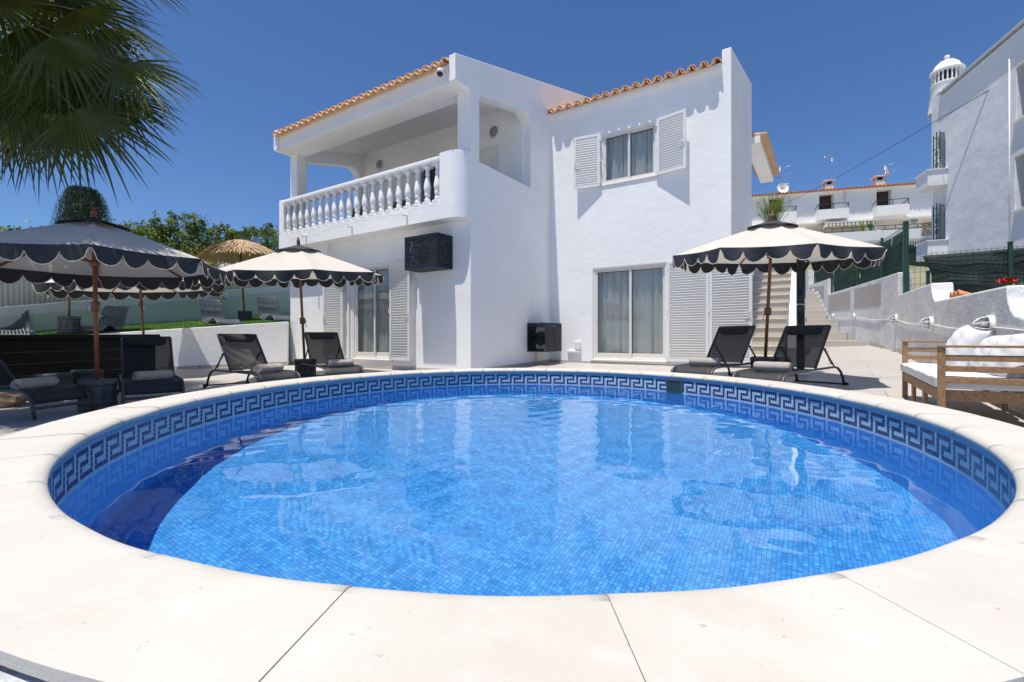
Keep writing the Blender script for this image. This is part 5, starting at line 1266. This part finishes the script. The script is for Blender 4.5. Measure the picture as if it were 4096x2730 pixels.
acu = empty('ac_outdoor_unit', (0, 0, 0), 0, 'white air conditioner unit on the wall of the terraced houses', 'air conditioner'); rowthing(acu, rs(3650), .7, rs(3650, 892)[1])
m = MB(); m.box(0, 1.05, 0, .38, 0, .72); m.build('casing', ac_white, acu, bevel=.02); m = MB(); m.lathe([(0, 0), (.29, 0), (.29, .02), (0, .02)], n=20, M=Matrix.Translation((.42, -.002, .36)) @ Matrix.Rotation(pi/2, 4, 'X')); m.build('fan_grille', mat('grille grey', (.25, .25, .24), .6), acu)
def dish(px, py, lb, face, r=.48):
    s_, z = rs(px, py); o = empty('satellite_dish', (0, 0, 0), 0, lb, 'satellite dish', 'satellite dishes on the terraced houses'); rowthing(o, s_, -.2, z)
    m = MB(); R = Matrix.Rotation(face[0], 4, 'Z') @ Matrix.Rotation(pi/2-face[1], 4, 'X'); m.lathe([(r, .16), (r*.8, .10), (r*.5, .04), (0, 0), (0, -.01), (r*.5, .03), (r*.8, .09), (r, .15)], n=28, M=R); m.build('reflector', plaster_far, o)
    m = MB(); m.tube([R @ Vector((0, -r, .16)), R @ Vector((0, -.1, .65))], .02, 6); m.tube([(0, .1, 0), (0, .12, -.8)], .03, 6); m.build('arm', steel_g, o)
dish(3127, 758, 'large white satellite dish beside the left chimney', (.15, .25), .53); dish(3540, 690, 'white satellite dish turned sideways on the right chimney', (1.15, .3), .42)
def antenna(px, p0, p1, lb, n=9, rz=.4, wd=1.7, two=False):
    s_, z0 = rs(px, p0); z1 = rs(px, p1)[1]; o = empty('tv_antenna', (0, 0, 0), 0, lb, 'antenna', 'television antennas on the terraced houses'); rowthing(o, s_, .4, z0)
    m = MB(); m.tube([(0, 0, 0), (0, 0, z1-z0)], .03, 6); m.build('mast', steel_g, o)
    for zz in ([z1-z0-.3, (z1-z0)*.5] if two else [z1-z0-.1]):
        m = MB(); d_ = Vector((cos(rz), -.25, .22)); c = Vector((0, 0, zz)); m.tube([c-d_*wd*.4, c+d_*wd], .018, 5)
        for k in range(n): q = c-d_*wd*.4+d_*wd*1.4*k/(n-1); m.tube([q+Vector((0, -.22, .0)), q+Vector((0, .22, 0.0))], .01, 4)
        m.build('antenna_boom', steel_g, o)
antenna(3124, 745, 660, 'tall double television antenna rising left of the roofs', 11, .2, 1.9, True); antenna(3334, 718, 625, 'television antenna with short boom on the middle chimney', 7, 2.9, .8); antenna(3548, 745, 655, 'television antenna on the right chimney', 9, .3, 1.5)
o = empty('folded_parasol', (0, 0, 0), 0, 'yellow canvas hung over the terrace railing of the far houses', 'canvas'); rowthing(o, rs(3672), -3.0, 10.35); m = MB(); m.add([(0, 0, 0), (1.2, 0, 0), (1.1, .4, 1.15), (.1, .3, .75)], [(0, 1, 2, 3)]); m.build('cloth', yellow_m, o, solid=.03)
# spiked iron railing on a cream wall, below the terrace
o = empty('iron_railing', (0, 0, 0), 0, 'ornamental dark iron railing below the hillside terrace', 'railing'); rowthing(o, 0, -9, 0); sA, sB = rs(3340)-1, rs(3720)+1
m = MB(); zr = rs(3480, 985)[1]-1.6
for k in range(60):
    x = sA+(sB-sA)*k/59; m.bar((x, 0, zr-1.4), (x, 0, zr+.35), .04, .04)
    if k < 59: m.tube([(x+.09+.09*cos(a_*.9), 0, zr+.10+.10*sin(a_*.9)) for a_ in range(7)], .02, 4)
m.bar((sA, 0, zr), (sB, 0, zr), .05, .06); m.bar((sA, 0, zr-1.2), (sB, 0, zr-1.2), .05, .06); m.build('bars', green_metal, o)
m = MB(); m.box(sA, sB, .1, .3, zr-6, zr-.1); m.build('backing', net_b, o)

# ================================================================== PLANTS
def leaves(m, c, rad, n, sz, rnd, mis=(0, 1, 2), wts=(5, 4, 2), hol=.55, asp=.42):
    c = Vector(c); cl = [(Vector((rnd.gauss(0, 1), rnd.gauss(0, 1), rnd.gauss(0, 1))).normalized(), rnd.uniform(.14, .30), rnd.choices(mis, wts)[0]) for _ in range(max(8, n//60))]
    for _ in range(n):
        d, w_, cm = rnd.choice(cl); r = hol+(1-hol)*rnd.random()**.6; p = d*r*rnd.uniform(.82, 1.08)+Vector((rnd.gauss(0, 1), rnd.gauss(0, 1), rnd.gauss(0, 1)))*w_*.62
        p = c+Vector((p.x*rad[0], p.y*rad[1], p.z*rad[2])); s = sz*rnd.uniform(.6, 1.35)
        a = Vector((rnd.gauss(0, 1), rnd.gauss(0, 1), rnd.gauss(.3, .7))).normalized(); b_ = a.cross(Vector((rnd.gauss(0, 1), rnd.gauss(0, 1), rnd.gauss(0, 1)))).normalized()
        m.add([p-a*s*.5, p+b_*s*asp*.5, p+a*s*.5, p-b_*s*asp*.5], [(0, 1, 2, 3)], cm if rnd.random() < .75 else rnd.choices(mis, wts)[0])
def bush(name, p, rad, n, sz, lb, cat, grp=None, mats=(leaf1, leaf2, leaf3), wts=(5, 4, 2), seed=1, h0=0, hol=.5):
    rnd = random.Random(seed); o = empty(name, p, 0, lb, cat, grp)
    m = MB(); m.tube([(0, 0, 0), (.04, .02, h0+rad[2]*.6), (-.05, 0, h0+rad[2]*1.3)], [.06, .045, .02], 7)
    for k in range(5): a = k*1.3; m.tube([(0, 0, h0+rad[2]*.3), (cos(a)*rad[0]*.5, sin(a)*rad[1]*.5, h0+rad[2]*1.0)], [.03, .012], 5)
    m.build('trunk', bark, o)
    m = MB(); leaves(m, (0, 0, h0+rad[2]), rad, n, sz, rnd, wts=wts, hol=hol)
    for k in range(10):
        a = rnd.uniform(0, 2*pi); q = rnd.uniform(.3, .9); leaves(m, (cos(a)*rad[0]*q, sin(a)*rad[1]*q, h0+rad[2]*(1.75+.35*rnd.random())), (.22, .22, .24), 130, sz, rnd, wts=wts, hol=.1)
    m.build('crown', list(mats), o, fix=False); return o
HB = [(425, 905, 'round'), (520, 893, ''), (606, 878, ''), (690, 896, ''), (765, 872, ''), (850, 900, ''), (940, 912, ''), (1030, 922, ''), (1110, 905, '')]
HL = ['leafy hedge bush just right of the big palm shaded parasol', 'leafy hedge bush behind the corrugated screen, second from the left', 'tallest light topped hedge bush left of the thatched parasol', 'low hedge bush between two taller ones left of the thatched parasol',
      'tall sprouting hedge bush just left of the thatched parasol top', 'hedge bush directly behind the thatched parasol', 'hedge bush to the right of the thatched parasol', 'low hedge bush between thatched parasol and the house', 'hedge bush touching the corner of the balcony in view']
for i, (px_, py_, _) in enumerate(HB):
    r_ = (px_-CX)/F; t = (-12.65-12.65*r_)/(.9374*r_-.3482); p = WLp(t)-nb*1.55
    # slide back along the view ray so that the bush stands behind the screen
    Y_ = p.y+.8; z = 1+(CY-py_)/F*Y_; zb = wz(t, 3.12, 4.32)-1.7; hgt = (z-zb)/2/1.06
    bush('hedge_bush', (r_*Y_, Y_, zb), (1.0, 1.0, hgt), 7500, .095, HL[i], 'bush', 'hedge bushes behind the corrugated screen', seed=20+i)
def at_wall(px_, extra): r_ = (px_-CX)/F; t = (-12.65-12.65*r_)/(.9374*r_-.3482); p = WLp(t)-nb*extra; return r_*(p.y+.55), p.y+.55, t
X_, Y_, t = at_wall(735, .95); bush('variegated_bush', (X_, Y_, wz(t, 3.12, 4.32)-.75), (1.3, .45, .60), 6500, .09, 'yellow green variegated bush right behind the corrugated screen', 'bush', mats=(leaf4, leaf3, leaf1), wts=(5, 3, 2), seed=60)
for px_, py_, lb, sd_ in ((60, 905, 'light green tree at the left edge behind the big parasol', 71), (150, 925, 'sprouting bush between small palm and cypress', 72), (255, 950, 'green bush at the foot of the dark cypress', 73)):
    r_ = (px_-CX)/F; Y_ = 14.6; z = 1+(CY-py_)/F*Y_; bush('garden_bush', (r_*Y_, Y_, z-3.0), (1.1, 1.1, 1.42), 5500, .10, lb, 'bush', seed=sd_, wts=(6, 2, 3))
# cypress like conifer
r_ = (335-CX)/F; Y_ = 19.; o = empty('conifer', (r_*Y_, Y_, 1.2), 0, 'dense dark rounded conifer rising behind the big parasol', 'tree'); rnd = random.Random(80); m = MB()
m.lathe([(0, 1.25), (.7, 1.5), (.82, 3.2), (.6, 4.6), (.2, 5.3), (0, 5.4)], n=16)
for k in range(17000):
    h = rnd.random()**.7; zz = 1.2+4.55*h; R_ = .98*sqrt(max(.02, 1-((h-.55)/.50)**2)) if h > .55 else .98; a = rnd.uniform(0, 2*pi); q = rnd.uniform(.6, 1.03); p = Vector((cos(a)*R_*q, sin(a)*R_*q, zz)); s_ = rnd.uniform(.07, .15)
    d = Vector((cos(a)*.35, sin(a)*.35, 1)).normalized(); w_ = Vector((-sin(a), cos(a), 0))*.016; m.add([p-w_, p+w_, p+d*s_+w_*.2], [(0, 1, 2)])
m.build('crown', cyp, o, fix=False); m = MB(); m.tube([(0, 0, 0), (0, 0, 2.5)], [.12, .08], 8); m.build('trunk', bark, o)
# small feather palm at the left edge
r_ = (15-CX)/F; Y_ = 17.; o = empty('feather_palm', (r_*Y_, Y_, 0), 0, 'small feather palm with arching fronds at the left edge', 'palm'); rnd = random.Random(90)
m = MB(); m.tube([(0, 0, 0), (0, 0, 4.0)], [.22, .17], 10); m.build('trunk', bark, o)
for k in range(13):
    a = 2*pi*k/13+.2; m = MB(); el = rnd.uniform(.5, 1.15); Lf = 2.0; pts = []
    for j in range(13): f = j/12; x = Lf*f*cos(el)*(1+.1*f); z = 4.1+Lf*f*sin(el)-1.15*f*f; pts.append(Vector((x*cos(a), x*sin(a), z)))
    m.tube(pts, [.02*(1-.7*j/12) for j in range(13)], 5)
    for j in range(2, 13):
        for kk in range(3):
            f = (j-kk/3)/12; i0 = min(11, int(f*12)); p = pts[i0].lerp(pts[i0+1], f*12-i0); d = (pts[min(12, i0+1)]-pts[i0]).normalized(); l = d.cross(Vector((0, 0, 1))).normalized()
            for sg in (-1, 1):
                tip = p+(l*sg*.85+d*.45+Vector((0, 0, .05-.35*f))).normalized()*(.55*(1-.5*abs(f-.4))); m.add([p-d*.018, p+d*.018, tip], [(0, 1, 2)])
    m.build('frond', leaf1, o, fix=False)
# bamboo like shrub on the right, behind the parasol
r_ = (3088-CX)/F; Y_ = 30.; z_ = 1+(CY-905)/F*Y_; o = empty('bamboo_shrub', (r_*Y_, Y_, z_-1.6), 0, 'feathery green shrub beside the villa end wall below the far houses', 'shrub'); rnd = random.Random(95); m = MB(); st_ = MB()
for k in range(70):
    a = rnd.uniform(0, 2*pi); sp2 = rnd.uniform(.2, 1.0); h = rnd.uniform(1.6, 2.9); pts = [Vector((cos(a)*sp2*f*1.0, sin(a)*sp2*f, 1.0+h*f-.35*f*f*sp2)) for f in (0, .3, .6, .85, 1)]
    st_.tube(pts, [.015, .012, .01, .006, .003], 4)
    for j in range(46):
        f = .25+.75*rnd.random(); i0 = min(3, int(f*4)); p = pts[i0].lerp(pts[i0+1], f*4-i0); d = Vector((rnd.gauss(0, .6), rnd.gauss(0, .6), rnd.gauss(.2, .5))).normalized(); w_ = d.cross(Vector((0, 0, 1))).normalized()*.012; m.add([p-w_, p+w_, p+d*rnd.uniform(.12, .24)], [(0, 1, 2)])
m.build('foliage', leaf3, o, fix=False); st_.build('stems', palm_stem, o)
for px_, lb in ((3395, 'spiky yellow flowered plant on the far terrace, left one'), (3425, 'spiky green plant on the far terrace, right one')):
    o = empty('terrace_plant', (0, 0, 0), 0, lb, 'plant'); rowthing(o, rs(px_), -3.0, 10.3); rnd = random.Random(px_); m = MB()
    for k in range(40): a = rnd.uniform(0, 6.28); w_ = .05; h = rnd.uniform(.5, 1.2); sp2 = rnd.uniform(.1, .5); m.add([(-w_*sin(a), w_*cos(a), 0), (w_*sin(a), -w_*cos(a), 0), (cos(a)*sp2, sin(a)*sp2, h)], [(0, 1, 2)])
    m.build('leaves', leaf3 if px_ == 3395 else leaf1, o, fix=False)
o = empty('trailing_plant', (0, 0, 0), 0, 'dry trailing plant hanging over the far terrace wall on the right', 'plant'); rowthing(o, rs(3600), -3.5, 10.4); rnd = random.Random(3); m = MB()
for k in range(700): x = rnd.uniform(0, 1.7); z = -rnd.random()**1.5*1.1+.3; m.add([(x, 0, z), (x+.05, -.05, z+.03), (x+.04+rnd.uniform(-.05, .05), -.02, z+rnd.uniform(.05, .2))], [(0, 1, 2)])
m.build('stems', mat('dry stem', (.22, .18, .13), .9), o, fix=False)

# ================================================================== BIG FAN PALM
PC3 = Vector((-7.45, 6.4, 5.45)); palm = empty('fan_palm', (PC3.x-.2, PC3.y, 0), 0, 'big fan palm whose dark leaves hang into the top left corner', 'palm')
m = MB(); m.tube([(0, 0, -.1), (.05, 0, 1.5), (.1, 0, 3.2), (.2, 0, 4.9)], [.30, .24, .21, .20], 14); m.build('trunk', bark, palm)
PO = Vector((PC3.x-.2, PC3.y, 0)); rnd = random.Random(42)
def fan(hub, d, nrm, R_, seg=33, span=84, droop=.35):
    d = d.normalized(); nrm = (nrm-d*nrm.dot(d)).normalized(); l = d.cross(nrm).normalized(); m = MB()
    for k in range(seg):
        f = (k+.5)/seg*2-1; an = radians(span)*f; dir_ = d*cos(an)+l*sin(an); side = (l*cos(an)-d*sin(an)); ln = R_*(1-.26*abs(f)**2)*rnd.uniform(.9, 1.06); wsp = radians(span)*2/seg; bend = rnd.uniform(.5, 1.7); tw = rnd.uniform(-.09, .09)
        rs_ = [0, .16, .34, .50, .64, .78, .90, 1.0]; L2, C2, R2 = [], [], []
        for r in rs_:
            q = r*ln; w_ = min(q*wsp*.53, R_*.42*wsp*.53) if r < .42 else R_*.42*wsp*.56*max(0, 1-((r-.42)/.58))**.75; p = hub+dir_*q+nrm*(-.06*f*f*q)+side*(tw*max(0, r-.45)*ln); p.z -= droop*bend*ln*max(0, r-.30)**1.9*1.6
            L2.append(p-side*w_); R2.append(p+side*w_); C2.append(p-nrm*(w_*.55))
        o_ = len(m.v); m.v += [tuple(q_) for q_ in L2+C2+R2]; n_ = len(rs_)
        for j in range(n_-1): m.f += [[o_+j, o_+j+1, o_+n_+j+1, o_+n_+j], [o_+n_+j, o_+n_+j+1, o_+2*n_+j+1, o_+2*n_+j]]; m.m += [0, 0]; m.sm += [False, False]
    return m
FA = [((300, 440), 5.9, -34, 1.12, .25), ((150, 455), 6.0, -78, .92, .15), ((-30, 420), 6.3, -82, 1.0, .1), ((320, 235), 6.5, -12, 1.30, .3), ((480, 262), 5.9, -26, .98, .25), ((70, 118), 6.2, -18, 1.30, .3), ((235, -40), 6.6, -16, 1.15, .2),
      ((-80, 235), 6.6, -45, 1.3, .3), ((130, 300), 7.0, -50, 1.2, .3), ((330, 330), 6.4, -38, 1.1, .3), ((-60, -20), 6.0, -12, 1.4, .3), ((60, -220), 6.8, 0, 1.4, .3), ((-260, 420), 6.0, -85, 1.2, .2), ((455, 400), 6.9, -36, .98, .3), ((210, 150), 5.6, -30, 1.1, .3), ((390, 120), 7.0, -14, 1.1, .3), ((200, 380), 7.3, -60, 1.2, .3), ((40, 360), 7.6, -70, 1.3, .3), ((20, 10), 7.2, -30, 1.4, .3), ((150, 60), 7.6, -20, 1.3, .3), ((300, 40), 6.0, -22, 1.0, .3), ((110, 210), 6.5, -40, 1.2, .3), ((250, 170), 7.4, -15, 1.25, .3), ((230, 300), 6.2, -62, 1.0, .3), ((20, 300), 6.0, -55, 1.1, .3)]
for (hx, hy), Y_, an, R_, dp in FA:
    hub = at(hx, hy, Y_); a = radians(an); d = Vector((cos(a), rnd.uniform(-.25, .25), sin(a))); nrm = Vector((-sin(a)*.2, -.72, .68))+Vector((rnd.uniform(-.2, .2), 0, rnd.uniform(-.2, .2)))
    lf = fan(hub-PO, d, nrm, R_, droop=.30).build('fan_leaf', palm_leaf, palm, fix=False)
    b0_ = PC3+Vector((rnd.uniform(-.1, .1), rnd.uniform(-.1, .1), rnd.uniform(-.3, .3)))-PO; e = hub-PO; mid = b0_.lerp(e, .55)+Vector((0, 0, .22)); pts = [b0_.lerp(mid, f).lerp(mid.lerp(e, f), f) for f in [k/8 for k in range(9)]]
    m = MB(); m.tube(pts, [.026-.0014*k for k in range(9)], 6, flat=.6); m.build('petiole', palm_stem, palm)
for k in range(22):  # extra leaves above the view, added to shade the left parasol
    hub = Vector((-7.0+1.75*((k*.618) % 1), 4.4+1.7*(k/21), 5.55+.4*((k*.37) % 1))); d = Vector((hub.x-PC3.x, (hub.y-PC3.y)*.7, 0)).normalized()
    fan(hub-PO, d+Vector((0, 0, -.12)), Vector((0, 0, 1))+Vector((rnd.uniform(-.2, .2), rnd.uniform(-.2, .2), 0)), rnd.uniform(.95, 1.2), droop=.2).build('fan_leaf', palm_leaf, palm, fix=False)
    m = MB(); m.tube([PC3-PO, (PC3-PO).lerp(hub-PO, .5)+Vector((0, 0, .2)), hub-PO], [.026, .022, .016], 6); m.build('petiole', palm_stem, palm)
for k in range(26):
    a = 2*pi*k/26+rnd.uniform(-.1, .1); el = rnd.uniform(-.35, .95)
    if abs(((a+pi) % (2*pi))-pi) < .5 and el < .35: continue
    d = Vector((cos(a)*cos(el), sin(a)*cos(el), sin(el))); hub = PC3+d*rnd.uniform(1.2, 1.5)
    if hub.x/hub.y > -1.02 and (hub.z-1)/hub.y < .80: continue
    lf = fan(hub-PO, d+Vector((0, 0, -.35)), Vector((0, 0, 1))+d*.2, rnd.uniform(1.0, 1.25), droop=.3).build('fan_leaf', palm_leaf, palm, fix=False)
    m = MB(); m.tube([PC3-PO, hub-PO], [.026, .016], 6); m.build('petiole', palm_stem, palm)
